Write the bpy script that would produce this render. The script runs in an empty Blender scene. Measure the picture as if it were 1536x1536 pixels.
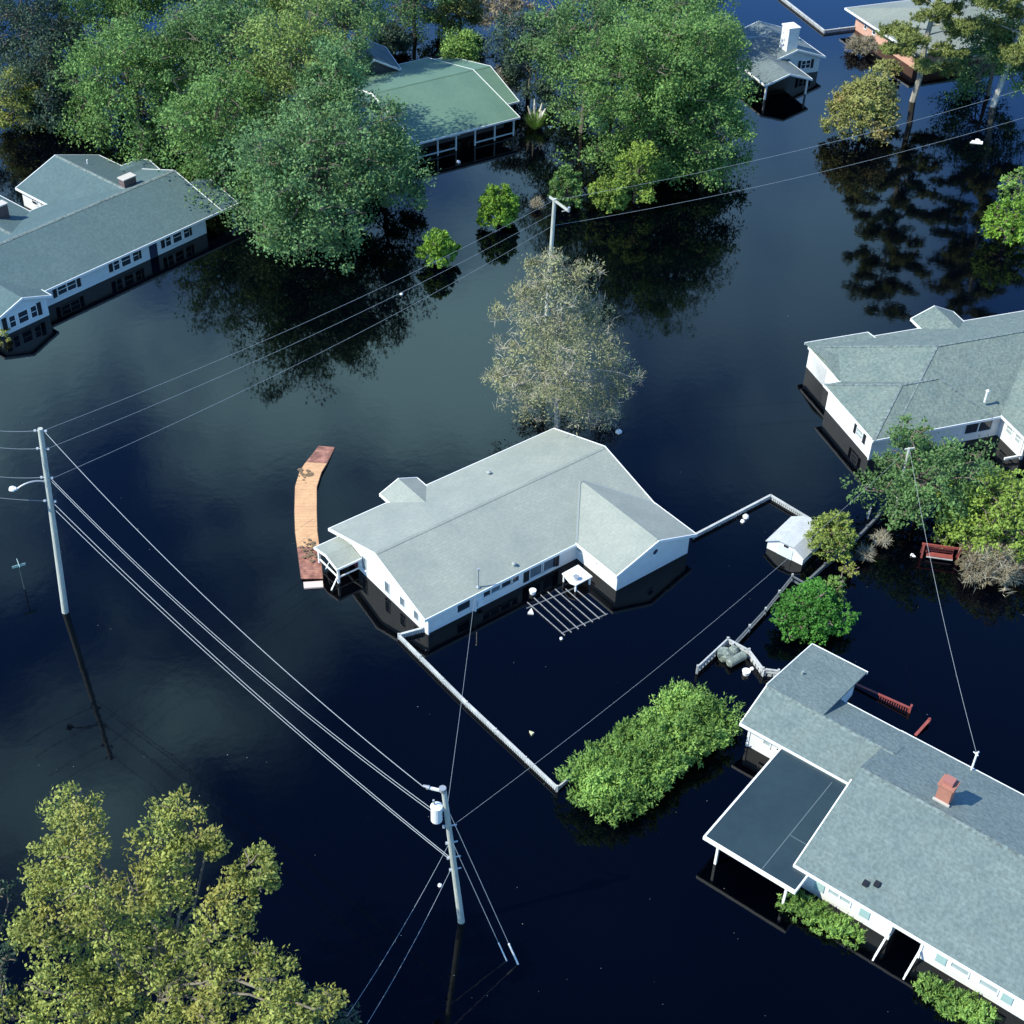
import bpy, math, random
import numpy as np
from mathutils import Vector, Matrix
S = bpy.context.scene
C = S.collection
random.seed(7)
rng = np.random.default_rng(11)

# ------------------------------------------------------------ camera
F, TH, RO, H = 2180.0, math.radians(39.06), math.radians(2.16), 58.0
_up = np.array([math.sin(RO)*math.cos(TH), math.cos(RO)*math.cos(TH), math.sin(TH)])
_f = np.array([0, 0, -1.0]); _y = _f-_f.dot(_up)*_up; _y /= np.linalg.norm(_y); _x = np.cross(_y, _up)
R = np.array([_x, _y, _up])
cam = bpy.data.objects.new("camera", bpy.data.cameras.new("camera")); C.objects.link(cam)
cam.data.sensor_width = 36; cam.data.lens = F*36/1536; cam.data.clip_end = 6000; cam.data.clip_start = 1
M4 = Matrix(R.tolist()).to_4x4(); M4.translation = (0, 0, H); cam.matrix_world = M4
S.camera = cam
S.render.resolution_x = S.render.resolution_y = 1024

def P(px, py, z=0.0):
    """survey point: place of a photographed point known to lie at height z"""
    d = R @ np.array([px-768, 768-py, -F]); t = (z-H)/d[2]
    return np.array([d[0]*t, d[1]*t, z])
def PY(px, py, y):
    d = R @ np.array([px-768, 768-py, -F]); t = y/d[1]
    return np.array([d[0]*t, y, H+d[2]*t])

# ------------------------------------------------------------ light
SUN_AZ, SUN_EL = math.radians(21+180), math.radians(47)      # direction towards the sun, from +x
W = bpy.data.worlds.new("World"); S.world = W; W.use_nodes = True
nt = W.node_tree; nt.nodes.clear()
def N(t, kind, **k):
    n = t.nodes.new(kind)
    for a, b in k.items(): setattr(n, a, b)
    return n
out = N(nt, 'ShaderNodeOutputWorld'); bg = N(nt, 'ShaderNodeBackground'); bg.inputs[1].default_value = 0.1
sky = N(nt, 'ShaderNodeTexSky', sky_type='NISHITA', sun_disc=False)
sky.sun_elevation = SUN_EL; sky.sun_rotation = math.radians(90)-SUN_AZ
sky.air_density = 1.0; sky.dust_density = 0.25; sky.ozone_density = 4.0
tc = N(nt, 'ShaderNodeTexCoord')
nz = N(nt, 'ShaderNodeTexNoise'); nz.inputs['Scale'].default_value = 5.2; nz.inputs['Detail'].default_value = 5; nz.inputs['Roughness'].default_value = 0.5
nt.links.new(tc.outputs['Generated'], nz.inputs['Vector'])
acc = None
def skydir(px, py):
    d = R @ np.array([px-768, 768-py, -F]); d = d/np.linalg.norm(d); d[2] = -d[2]; return d
for px, py, rad, amp in [(600,590,6.5,1.0),(400,640,5,.8),(690,470,3.5,.6),(130,610,7,.95),(40,800,6.5,.85),(250,740,4,.85),(190,1130,4.6,.75),(90,1000,4.5,.6),(1120,600,4,.3),(1150,360,5,.35),(640,360,6,.5),(820,760,3,.2),(300,900,4,.5),(300,470,5,.6),(700,600,5,.7),(30,1150,4,.6)]:
    d = skydir(px, py)
    vm = N(nt, 'ShaderNodeVectorMath', operation='DOT_PRODUCT'); vm.inputs[1].default_value = d
    nt.links.new(tc.outputs['Generated'], vm.inputs[0])
    mr = N(nt, 'ShaderNodeMapRange', interpolation_type='SMOOTHSTEP')
    mr.inputs[1].default_value = math.cos(math.radians(rad*1.7)); mr.inputs[2].default_value = 1.0; mr.inputs[4].default_value = amp
    nt.links.new(vm.outputs['Value'], mr.inputs[0])
    if acc is None: acc = mr.outputs[0]
    else:
        m = N(nt, 'ShaderNodeMath', operation='MAXIMUM'); nt.links.new(acc, m.inputs[0]); nt.links.new(mr.outputs[0], m.inputs[1]); acc = m.outputs[0]
mr = N(nt, 'ShaderNodeMapRange', interpolation_type='SMOOTHSTEP'); mr.inputs[1].default_value = .36; mr.inputs[2].default_value = .64
nt.links.new(nz.outputs['Fac'], mr.inputs[0])
mu = N(nt, 'ShaderNodeMath', operation='MULTIPLY'); nt.links.new(mr.outputs[0], mu.inputs[0]); nt.links.new(acc, mu.inputs[1])
sx = N(nt, 'ShaderNodeSeparateXYZ'); nt.links.new(tc.outputs['Generated'], sx.inputs[0])
tr_ = N(nt, 'ShaderNodeValToRGB'); tr_.color_ramp.elements[0].position = .3; tr_.color_ramp.elements[0].color = (.36,.64,1,1)
tr_.color_ramp.elements[1].position = .9; tr_.color_ramp.elements[1].color = (.075,.16,.36,1)
e_ = tr_.color_ramp.elements.new(.6); e_.color = (.19,.36,.64,1)
nt.links.new(sx.outputs['Z'], tr_.inputs[0])
yb = N(nt, 'ShaderNodeMapRange', interpolation_type='SMOOTHSTEP'); yb.inputs[1].default_value = -.15; yb.inputs[2].default_value = .4; nt.links.new(sx.outputs['Y'], yb.inputs[0])
bm_ = N(nt, 'ShaderNodeMix', data_type='RGBA'); bm_.inputs['A'].default_value = (.44, .60, .66, 1); nt.links.new(yb.outputs[0], bm_.inputs['Factor']); nt.links.new(tr_.outputs[0], bm_.inputs['B'])
tm = N(nt, 'ShaderNodeVectorMath', operation='MULTIPLY'); nt.links.new(sky.outputs[0], tm.inputs[0]); nt.links.new(bm_.outputs['Result'], tm.inputs[1])
ts = N(nt, 'ShaderNodeVectorMath', operation='SCALE'); ts.inputs['Scale'].default_value = 2.8; nt.links.new(tm.outputs[0], ts.inputs[0])
mx = N(nt, 'ShaderNodeMix', data_type='RGBA'); mx.inputs['B'].default_value = (9.5, 17, 19.5, 1)
nt.links.new(mu.outputs[0], mx.inputs['Factor']); nt.links.new(ts.outputs[0], mx.inputs['A'])
nt.links.new(mx.outputs['Result'], bg.inputs[0]); nt.links.new(bg.outputs[0], out.inputs[0])

sl = bpy.data.lights.new("sun", 'SUN'); sl.energy = 4.6; sl.angle = math.radians(0.5); sl.color = (1, .965, .79)
so = bpy.data.objects.new("sun", sl); C.objects.link(so)
sd = Vector((math.cos(SUN_AZ)*math.cos(SUN_EL), math.sin(SUN_AZ)*math.cos(SUN_EL), math.sin(SUN_EL)))
so.rotation_euler = sd.to_track_quat('Z', 'Y').to_euler(); so.location = (-60, 0, 90)
S.view_settings.view_transform = 'Standard'; S.view_settings.look = 'None'
S.view_settings.exposure = 0.5; S.view_settings.gamma = 1

# ------------------------------------------------------------ materials
MATS = {}
def mat(name, col, rough=.7, var=None, vscale=1.5, fine=0, fscale=8, spec=.5, bump=0, bscale=8, stretch=(1,1,1), metal=0, brick=None, wave=None):
    if name in MATS: return MATS[name]
    m = bpy.data.materials.new(name); m.use_nodes = True; t = m.node_tree
    b = t.nodes['Principled BSDF']; b.inputs['Roughness'].default_value = rough; b.inputs['Metallic'].default_value = metal
    b.inputs['Specular IOR Level'].default_value = spec
    b.inputs['Base Color'].default_value = (*col, 1)
    co = N(t, 'ShaderNodeTexCoord'); mp = N(t, 'ShaderNodeMapping'); mp.inputs['Scale'].default_value = stretch
    t.links.new(co.outputs['Object'], mp.inputs[0]); last = None
    if brick:
        bt = N(t, 'ShaderNodeTexBrick'); bt.inputs['Color1'].default_value = (*col, 1)
        bt.inputs['Color2'].default_value = (*[c*brick[2] for c in col], 1); bt.inputs['Mortar'].default_value = (*[c*brick[3] for c in col], 1)
        bt.inputs['Scale'].default_value = 1; bt.inputs['Brick Width'].default_value = brick[0]; bt.inputs['Row Height'].default_value = brick[1]
        bt.inputs['Mortar Size'].default_value = brick[1]*.09
        if len(brick) > 4:
            rr = N(t, 'ShaderNodeMapping'); rr.inputs['Rotation'].default_value = (math.radians(90), 0, 0); t.links.new(mp.outputs[0], rr.inputs[0]); t.links.new(rr.outputs[0], bt.inputs[0])
        else: t.links.new(mp.outputs[0], bt.inputs[0])
        last = bt.outputs['Color']
    if var:
        n1 = N(t, 'ShaderNodeTexNoise'); n1.inputs['Scale'].default_value = 1/vscale; n1.inputs['Detail'].default_value = 6; n1.inputs['Roughness'].default_value = .6
        t.links.new(mp.outputs[0], n1.inputs['Vector'])
        r1 = N(t, 'ShaderNodeMapRange'); r1.inputs[1].default_value = .35; r1.inputs[2].default_value = .68; t.links.new(n1.outputs['Fac'], r1.inputs[0])
        x1 = N(t, 'ShaderNodeMix', data_type='RGBA'); x1.inputs['A'].default_value = (*col, 1); x1.inputs['B'].default_value = (*var, 1)
        if last: t.links.new(last, x1.inputs['A'])
        t.links.new(r1.outputs[0], x1.inputs['Factor']); last = x1.outputs['Result']
    if fine:
        n2 = N(t, 'ShaderNodeTexNoise'); n2.inputs['Scale'].default_value = fscale; n2.inputs['Detail'].default_value = 3
        t.links.new(mp.outputs[0], n2.inputs['Vector'])
        r2 = N(t, 'ShaderNodeMapRange'); r2.inputs[1].default_value = .3; r2.inputs[2].default_value = .7; r2.inputs[3].default_value = 1-fine; r2.inputs[4].default_value = 1+fine
        t.links.new(n2.outputs['Fac'], r2.inputs[0])
        x2 = N(t, 'ShaderNodeVectorMath', operation='SCALE'); x2.inputs[0].default_value = col
        if last: t.links.new(last, x2.inputs[0])
        t.links.new(r2.outputs[0], x2.inputs['Scale']); last = x2.outputs[0]
    if last: t.links.new(last, b.inputs['Base Color'])
    if bump:
        n3 = N(t, 'ShaderNodeTexNoise'); n3.inputs['Scale'].default_value = bscale; n3.inputs['Detail'].default_value = 3
        t.links.new(mp.outputs[0], n3.inputs['Vector'])
        bp = N(t, 'ShaderNodeBump'); bp.inputs['Distance'].default_value = bump; bp.inputs['Strength'].default_value = .8
        t.links.new(n3.outputs['Fac'], bp.inputs['Height']); t.links.new(bp.outputs[0], b.inputs['Normal'])
    MATS[name] = m; return m

def leafmat(name, c1, c2, c3=None, trans=.3):
    if name in MATS: return MATS[name]
    m = bpy.data.materials.new(name); m.use_nodes = True; t = m.node_tree
    b = t.nodes['Principled BSDF']; b.inputs['Roughness'].default_value = .6; b.inputs['Specular IOR Level'].default_value = .25
    g = N(t, 'ShaderNodeNewGeometry'); rp = N(t, 'ShaderNodeValToRGB')
    rp.color_ramp.elements[0].color = (*[c*.7 for c in c1], 1); rp.color_ramp.elements[1].color = (*[min(1, c*1.35) for c in c2], 1)
    e = rp.color_ramp.elements.new(.5); e.color = (*[(a+d)/2 for a, d in zip(c1, c2)], 1)
    co = N(t, 'ShaderNodeTexCoord'); n1 = N(t, 'ShaderNodeTexNoise'); n1.inputs['Scale'].default_value = .45; n1.inputs['Detail'].default_value = 3
    t.links.new(co.outputs['Object'], n1.inputs['Vector'])
    ad = N(t, 'ShaderNodeMath', operation='MULTIPLY_ADD'); ad.inputs[1].default_value = .45; t.links.new(g.outputs['Random Per Island'], ad.inputs[0])
    ml = N(t, 'ShaderNodeMapRange'); ml.inputs[1].default_value = .33; ml.inputs[2].default_value = .68; ml.inputs[4].default_value = .6
    t.links.new(n1.outputs['Fac'], ml.inputs[0]); t.links.new(ml.outputs[0], ad.inputs[2])
    t.links.new(ad.outputs[0], rp.inputs[0]); col = rp.outputs[0]
    if c3:
        n2 = N(t, 'ShaderNodeTexNoise'); n2.inputs['Scale'].default_value = .3; t.links.new(co.outputs['Object'], n2.inputs['Vector'])
        r = N(t, 'ShaderNodeMapRange'); r.inputs[1].default_value = .5; r.inputs[2].default_value = .65; t.links.new(n2.outputs['Fac'], r.inputs[0])
        x = N(t, 'ShaderNodeMix', data_type='RGBA'); x.inputs['B'].default_value = (*c3, 1); t.links.new(col, x.inputs['A']); t.links.new(r.outputs[0], x.inputs['Factor']); col = x.outputs['Result']
    t.links.new(col, b.inputs['Base Color'])
    tr = N(t, 'ShaderNodeBsdfTranslucent'); t.links.new(col, tr.inputs[0])
    ms = N(t, 'ShaderNodeMixShader'); ms.inputs[0].default_value = trans
    t.links.new(b.outputs[0], ms.inputs[1]); t.links.new(tr.outputs[0], ms.inputs[2])
    t.links.new(ms.outputs[0], t.nodes['Material Output'].inputs[0]); MATS[name] = m; return m

white = mat('white_siding', (.78,.79,.80), .6, fine=.05, fscale=2, brick=(60,.17,.99,.80,1))
trim = mat('white_trim', (.82,.83,.84), .5)
bluew = mat('pale_siding', (.66,.72,.76), .6, fine=.05, fscale=2, brick=(60,.17,.99,.80,1))
roofA = mat('pale_shingle', (0.310,0.335,0.302), .9, (0.239,0.270,0.248), 2.4, fine=.07, fscale=5, bump=.012, bscale=6, brick=(.45,.2,.95,.86))
roofB = mat('grey_shingle', (0.159,0.206,0.202), .9, (0.120,0.163,0.168), 1.2, fine=.18, fscale=5, bump=.06, bscale=5, brick=(.45,.2,.93,.84))
roofC = mat('weathered_shingle', (0.167,0.211,0.194), .9, (0.117,0.162,0.158), 1.0, fine=.22, fscale=5, bump=.07, bscale=5, brick=(.45,.2,.92,.82))
roofD = mat('slate_blue_shingle', (0.084,0.139,0.151), .9, (0.067,0.118,0.130), 2.2, fine=.14, fscale=4, bump=.03, bscale=4, brick=(.45,.2,.93,.85))
roofE = mat('green_metal_roofing', (0.116,0.205,0.149), .6, (0.093,0.172,0.130), 3, fine=.06, fscale=4)
roofG = mat('dark_grey_shingle', (.13,.17,.18), .9, (.10,.13,.14), 1.5, fine=.2, fscale=4)
roofH = mat('taupe_shingle', (.22,.245,.22), .9, (.18,.205,.19), 3, fine=.1, fscale=4)
flat = mat('slate_membrane', (0.027,0.049,0.058), .42, (0.021,0.039,0.050), 2.2, fine=.06, fscale=3)
seam = mat('membrane_seam', (.10,.135,.155), .5)
ridgeM = mat('ridge_cap_shingle', (.14,.18,.18), .9, fine=.45, fscale=5)
valley = mat('valley_metal', (.26,.30,.30), .6)
glass = mat('window_glass', (.03,.04,.055), .08, spec=.6)
glassD = mat('dim_curtained_glass', (.16,.20,.23), .2, (.11,.14,.17), .4)
glassP = mat('curtained_glass', (.38,.44,.46), .25, (.3,.36,.38), .8)
shut = mat('black_shutter', (.012,.013,.02), .6)
shutP = mat('aqua_shutter', (.33,.47,.47), .6)
door = mat('dark_door', (.02,.03,.07), .5)
brickR = mat('red_brick', (.42,.17,.12), .85, (.34,.15,.11), .5, fine=.1, brick=(.22,.08,.85,1.15,1))
brickD = mat('dark_brick', (.11,.075,.075), .85, fine=.15, brick=(.3,.12,.8,1.5,1))
brickP = mat('pink_brick', (.62,.36,.27), .85, (.54,.31,.24), 1.5, fine=.06, brick=(.3,.1,.93,1.1,1))
capM = mat('concrete_cap', (.5,.47,.44), .8)
wood = mat('dry_tan_planks', (.64,.38,.20), .8, (.54,.31,.17), .9, fine=.1, fscale=7, stretch=(1,1,1))
woodW = mat('wet_red_planks', (.22,.085,.06), .45, (.42,.20,.14), .45, fine=.35, fscale=2.6)
redp = mat('red_painted_wood', (.30,.07,.06), .6, (.2,.05,.045), .5)
greyw = mat('weathered_pole_wood', (.50,.52,.48), .8, (.38,.40,.37), .8, stretch=(3,3,.4), fine=.12)
pickM = mat('weathered_white_picket', (.50,.51,.52), .8, (.34,.36,.36), .8, fine=.15)
darkw = mat('dark_fence_wood', (.10,.115,.13), .8, fine=.3)
steel = mat('galvanised_steel', (.45,.47,.5), .4, metal=.5)
wireM = mat('aluminium_wire', (.36,.39,.42), .5)
wireD = mat('dull_wire', (.28,.33,.38), .6)
black = mat('black_rubber', (.01,.01,.012), .6)
whiteP = mat('white_plastic', (.85,.86,.87), .4)
greyV = mat('grey_painted_metal', (.30,.33,.33), .6, fine=.2)
bark = mat('bark', (.13,.10,.08), .9, (.19,.16,.13), .6, fine=.25)
barkP = mat('pale_bark', (.36,.33,.28), .9, (.25,.23,.2), .6, fine=.2)
tarp = mat('olive_grey_tarp', (.22,.26,.23), .8, (.13,.16,.14), .4, fine=.3)
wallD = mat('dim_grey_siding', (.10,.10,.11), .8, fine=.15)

g_deep = leafmat('deep_green_leaves', (.055,.115,.04), (.15,.27,.09))
g_blue = leafmat('blue_green_leaves', (.06,.135,.055), (.175,.31,.12))
g_mid = leafmat('mid_green_leaves', (.065,.145,.04), (.19,.33,.095))
g_bright = leafmat('bright_green_leaves', (0.100,0.213,0.025), (0.263,0.450,0.062))
g_glossy = leafmat('round_shrub_leaves', (.04,.14,.025), (.11,.32,.05))
g_yel = leafmat('yellow_green_leaves', (.18,.21,.05), (.38,.42,.11), (.35,.34,.09))
g_olive = leafmat('olive_autumn_leaves', (.17,.20,.065), (.34,.35,.12), (.33,.25,.10))
g_pale = leafmat('pale_sparse_leaves', (.19,.20,.10), (.38,.38,.21))
g_hedge = leafmat('hedge_leaves', (.11,.22,.05), (.28,.44,.11))
g_dark = leafmat('dark_teal_leaves', (.03,.06,.045), (.08,.13,.085))  # foliage whose own colour is a dark green to teal
g_brown = leafmat('brown_dry_leaves', (.15,.13,.08), (.30,.25,.16))
g_twig = leafmat('bare_grey_twigs', (.26,.24,.18), (.40,.37,.29), trans=0)
g_pine = leafmat('pine_needles', (0.100,0.138,0.037), (0.275,0.312,0.100))
g_plume = leafmat('cream_plumes', (.7,.66,.55), (.9,.86,.75))

# ------------------------------------------------------------ mesh helpers
def tag(o, label=None, cat=None, group=None, kind=None):
    if label: o['label'] = label
    if cat: o['category'] = cat
    if group: o['group'] = group
    if kind: o['kind'] = kind
    return o
def thing(name, loc, rz=0, label=None, cat=None, group=None):
    o = bpy.data.objects.new(name, None); C.objects.link(o); o.location = loc; o.rotation_euler = (0, 0, rz)
    o.empty_display_size = .3
    return tag(o, label, cat, group)
class MB:
    def __init__(s): s.v = []; s.f = []
    def poly(s, pts, t=None):
        """closed slab from a planar polygon (top), t thick downwards"""
        n = len(pts); k = len(s.v)
        if t is None: s.v += [tuple(map(float, p)) for p in pts]; s.f.append(tuple(range(k, k+n))); return s
        s.v += [tuple(map(float, p)) for p in pts]+[(float(p[0]), float(p[1]), float(p[2])-t) for p in pts]
        s.f.append(tuple(range(k, k+n))); s.f.append(tuple(range(k+2*n-1, k+n-1, -1)))
        for i in range(n): s.f.append((k+i, k+n+i, k+n+(i+1) % n, k+(i+1) % n))
        return s
    def box(s, a, b):
        (x0, y0, z0), (x1, y1, z1) = a, b
        x0, x1 = min(x0, x1), max(x0, x1); y0, y1 = min(y0, y1), max(y0, y1); z0, z1 = min(z0, z1), max(z0, z1)
        return s.poly([(x0,y0,z1),(x1,y0,z1),(x1,y1,z1),(x0,y1,z1)], z1-z0)
    def prism(s, sec, axis, a, b):
        """section [(p,z)..] extruded along u (axis 0) or v (axis 1)"""
        n = len(sec); k = len(s.v)
        for q in (a, b): s.v += [((q, p, z) if axis == 0 else (p, q, z)) for p, z in sec]
        s.f.append(tuple(range(k, k+n))); s.f.append(tuple(range(k+2*n-1, k+n-1, -1)))
        for i in range(n): s.f.append((k+i, k+n+i, k+n+(i+1) % n, k+(i+1) % n))
        return s
    def tube(s, p0, p1, r0, r1=None, n=8):
        r1 = r0 if r1 is None else r1
        p0 = Vector(p0); p1 = Vector(p1); d = (p1-p0).normalized(); a = d.orthogonal().normalized(); b = d.cross(a); k = len(s.v)
        for p, r in ((p0, r0), (p1, r1)):
            for i in range(n):
                t = 2*math.pi*i/n; q = p+a*(r*math.cos(t))+b*(r*math.sin(t)); s.v.append(tuple(q))
        for i in range(n): s.f.append((k+i, k+(i+1) % n, k+n+(i+1) % n, k+n+i))
        s.f.append(tuple(range(k+n-1, k-1, -1))); s.f.append(tuple(range(k+n, k+2*n)))
        return s
    def path(s, pts, r0, r1=None, n=6):
        r1 = r0 if r1 is None else r1; m = len(pts)-1
        for i in range(m):
            a = r0+(r1-r0)*i/m; b = r0+(r1-r0)*(i+1)/m; s.tube(pts[i], pts[i+1], a, b, n)
        return s
    def beam(s, p0, p1, w, h):
        """square bar between two points"""
        p0 = Vector(p0); p1 = Vector(p1); d = (p1-p0).normalized(); up = Vector((0,0,1))
        if abs(d.z) > .95: up = Vector((1,0,0))
        a = d.cross(up).normalized()*(w/2); b = a.cross(d).normalized()*(h/2); k = len(s.v)
        for p in (p0, p1):
            for q in (a+b, -a+b, -a-b, a-b): s.v.append(tuple(p+q))
        for i in range(4): s.f.append((k+i, k+(i+1) % 4, k+4+(i+1) % 4, k+4+i))
        s.f.append((k+3, k+2, k+1, k)); s.f.append((k+4, k+5, k+6, k+7)); return s
    def blob(s, c, r, sq=1., seed=0, n=10):
        rr = random.Random(seed); k = len(s.v); rows = n//2+1
        for i in range(rows):
            ph = math.pi*i/(rows-1)
            for j in range(n):
                t = 2*math.pi*j/n; q = r*(1+rr.uniform(-.14, .14))
                s.v.append((c[0]+q*math.sin(ph)*math.cos(t), c[1]+q*math.sin(ph)*math.sin(t), c[2]+q*sq*math.cos(ph)))
        for i in range(rows-1):
            for j in range(n): s.f.append((k+i*n+j, k+(i+1)*n+j, k+(i+1)*n+(j+1) % n, k+i*n+(j+1) % n))
        return s
    def build(s, name, m, parent=None, smooth=False):
        me = bpy.data.meshes.new(name); me.from_pydata(s.v, [], s.f); me.validate(); 
        import bmesh
        bm = bmesh.new(); bm.from_mesh(me); bmesh.ops.recalc_face_normals(bm, faces=bm.faces); bm.to_mesh(me); bm.free()
        me.materials.append(m)
        if smooth: me.polygons.foreach_set('use_smooth', [True]*len(me.polygons))
        o = bpy.data.objects.new(name, me); C.objects.link(o)
        if parent: o.parent = parent
        return o

# ------------------------------------------------------------ setting: flood water
def make_water():
    m = bpy.data.materials.new('flood_water'); m.use_nodes = True; t = m.node_tree; b = t.nodes['Principled BSDF']
    b.inputs['Base Color'].default_value = (.0002, .0004, .0016, 1); b.inputs['Roughness'].default_value = .035
    b.inputs['IOR'].default_value = 1.33; b.inputs['Specular IOR Level'].default_value = .6
    co = N(t, 'ShaderNodeTexCoord'); n1 = N(t, 'ShaderNodeTexNoise'); n1.inputs['Scale'].default_value = 1.3; n1.inputs['Detail'].default_value = 3
    t.links.new(co.outputs['Object'], n1.inputs['Vector'])
    bp = N(t, 'ShaderNodeBump'); bp.inputs['Distance'].default_value = .005; bp.inputs['Strength'].default_value = .5
    t.links.new(n1.outputs['Fac'], bp.inputs['Height']); t.links.new(bp.outputs[0], b.inputs['Normal'])
    # tea-coloured silt drifting just under the surface
    n2 = N(t, 'ShaderNodeTexNoise'); n2.inputs['Scale'].default_value = .035; n2.inputs['Detail'].default_value = 4
    t.links.new(co.outputs['Object'], n2.inputs['Vector'])
    x = N(t, 'ShaderNodeMix', data_type='RGBA'); x.inputs['A'].default_value = (.00005, .0002, .0010, 1); x.inputs['B'].default_value = (.0004, .0009, .0026, 1)
    r = N(t, 'ShaderNodeMapRange'); r.inputs[1].default_value = .35; r.inputs[2].default_value = .7; t.links.new(n2.outputs['Fac'], r.inputs[0])
    t.links.new(r.outputs[0], x.inputs['Factor']); t.links.new(x.outputs['Result'], b.inputs['Base Color'])
    o = MB().poly([(-1500,-600,0),(1500,-600,0),(1500,3000,0),(-1500,3000,0)]).build('flood_water', m); tag(o, kind='structure')
    gm = mat('drowned_ground_soil', (.09,.075,.05), .9, (.06,.07,.03), 6)
    o = MB().poly([(-1500,-600,-1.6),(1500,-600,-1.6),(1500,3000,-1.6),(-1500,3000,-1.6)]).build('ground', gm); tag(o, kind='structure')
make_water()

# ------------------------------------------------------------ house kit
class House:
    def __init__(s, name, org, deg, label, cat='house'):
        s.o = thing(name, (org[0], org[1], 0), math.radians(deg), label, cat)
    def gable(s, axis, a0, a1, p0, z0, pr, zr, p1, z1, m, t=.12, ends=(1,1), eaves=(1,1), cap=True, drop=.17, name='roof'):
        b = MB().prism([(p0,z0),(pr,zr),(p1,z1),(p1,z1-t),(pr,zr-t),(p0,z0-t)], axis, a0, a1); r = b.build(name, m, s.o)
        f = MB(); e = .05
        def q(p, a, z): return (a, p, z) if axis == 0 else (p, a, z)
        if eaves[0]: f.box(q(p0-e, a0, z0-drop), q(p0+.003, a1, z0+.012))
        if eaves[1]: f.box(q(p1-.003, a0, z1-drop), q(p1+e, a1, z1+.012))
        for en, a, sg in ((ends[0], a0, -1), (ends[1], a1, 1)):
            if en: f.prism([(p0-e,z0+.013),(pr,zr+.018),(p1+e,z1+.013),(p1+e,z1-drop-.02),(pr,zr-drop),(p0-e,z0-drop-.02)], axis, a-.004*sg, a+sg*.06)
        if f.v: f.build('fascia', trim, s.o)
        if cap: MB().prism([(pr-.17, zr-.17*(zr-z0)/abs(pr-p0)+.03),(pr, zr+.035),(pr+.17, zr-.17*(zr-z1)/abs(p1-pr)+.03),(pr+.17,zr-.11),(pr-.17,zr-.11)], axis, a0+.1, a1-.1).build('ridge_cap', ridgeM if m not in (roofA, roofE, roofH) else m, r)
        return r
    def gwall(s, axis, a0, a1, p0, p1, ze, pr, zr, m, z=-1.2, name='wall'):
        return MB().prism([(p0,z),(p0,ze),(pr,zr),(p1,ze),(p1,z)], axis, a0, a1).build(name, m, s.o)
    def wall(s, u0, v0, u1, v1, z1, m, z0=-1.2, name='wall'):
        return MB().box((u0,v0,z0),(u1,v1,z1)).build(name, m, s.o)
    def hip(s, u0, u1, v0, v1, z, sl, m, slu=None, slu1=None, t=.13, run=True):
        slu = slu or sl; slu1 = slu1 or slu; hw = (v1-v0)/2; zr = z+hw*sl; ru0 = u0+hw*sl/slu; ru1 = u1-hw*sl/slu1; vm = (v0+v1)/2
        b = MB(); b.v = [(u0,v0,z),(u1,v0,z),(u1,v1,z),(u0,v1,z),(ru0,vm,zr),(ru1,vm,zr),(u0,v0,z-t),(u1,v0,z-t),(u1,v1,z-t),(u0,v1,z-t)]
        b.f = [(0,1,5,4),(1,2,5),(2,3,4,5),(3,0,4),(0,6,7,1),(1,7,8,2),(2,8,9,3),(3,9,6,0),(9,8,7,6)]
        r = b.build('roof', m, s.o); f = MB(); e = .05
        f.box((u0-e,v0-e,z-.16),(u1+e,v0+.003,z+.012)); f.box((u0-e,v1-.003,z-.16),(u1+e,v1+e,z+.012))
        f.box((u0-e,v0+.003,z-.16),(u0+.003,v1-.003,z+.012)); f.box((u1-.003,v0+.003,z-.16),(u1+e,v1-.003,z+.012)); f.build('fascia', trim, s.o)
        if run:
            k = MB()
            for a, c in (((u0,v0,z),(ru0,vm,zr)),((u0,v1,z),(ru0,vm,zr)),((ru0,vm,zr),(ru1,vm,zr)),((ru1,vm,zr),(u1,v0,z)),((ru1,vm,zr),(u1,v1,z))):
                k.beam((a[0],a[1],a[2]+.0),(c[0],c[1],c[2]+.0), .22, .05)
            k.build('ridge_cap', ridgeM if m in (roofB, roofC) else m, r)
        return r
    def win(s, face, at, c, w, zc, h, panes=1, rows=2, frame=trim, gl=None, shutters=None, sw=.38, proud=.05, sgn=-1, name='window', thick=.06):
        """face 'v': wall plane v=at, outward sgn along v; face 'u': wall plane u=at"""
        def q(a, d, z): return (a, at+sgn*d, z) if face == 'v' else (at+sgn*d, a, z)
        b = MB(); a0, a1, z0, z1 = c-w/2, c+w/2, zc-h/2, zc+h/2
        b.box(q(a0,0,z1-thick), q(a1,proud,z1)); b.box(q(a0,0,z0), q(a1,proud+.03,z0+thick)); 
        b.box(q(a0,0,z0+thick), q(a0+thick,proud,z1-thick)); b.box(q(a1-thick,0,z0+thick), q(a1,proud,z1-thick))
        pw = (w-2*thick)/panes
        for i in range(1, panes): x = a0+thick+pw*i; b.box(q(x-.04,0,z0+thick), q(x+.04,proud,z1-thick))
        for i in range(panes):
            for j in range(1, rows): zz = z0+thick+(h-2*thick)*j/rows; x = a0+thick+pw*i; b.box(q(x+.05,0,zz-.02), q(x+pw-.05,proud-.01,zz+.02))
        o = b.build(name, frame, s.o); MB().box(q(a0+.03,-.01,z0+.03), q(a1-.03,.012,z1-.03)).build('pane', gl or glass, o)
        if shutters:
            for x in (a0-sw-.05, a1+.05): MB().box(q(x,0,z0-.02), q(x+sw,.04,z1+.02)).build('shutter', shutters, s.o)
        return o
    def bx(s, name, a, b, m, par=None): return MB().box(a, b).build(name, m, par or s.o)

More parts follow.
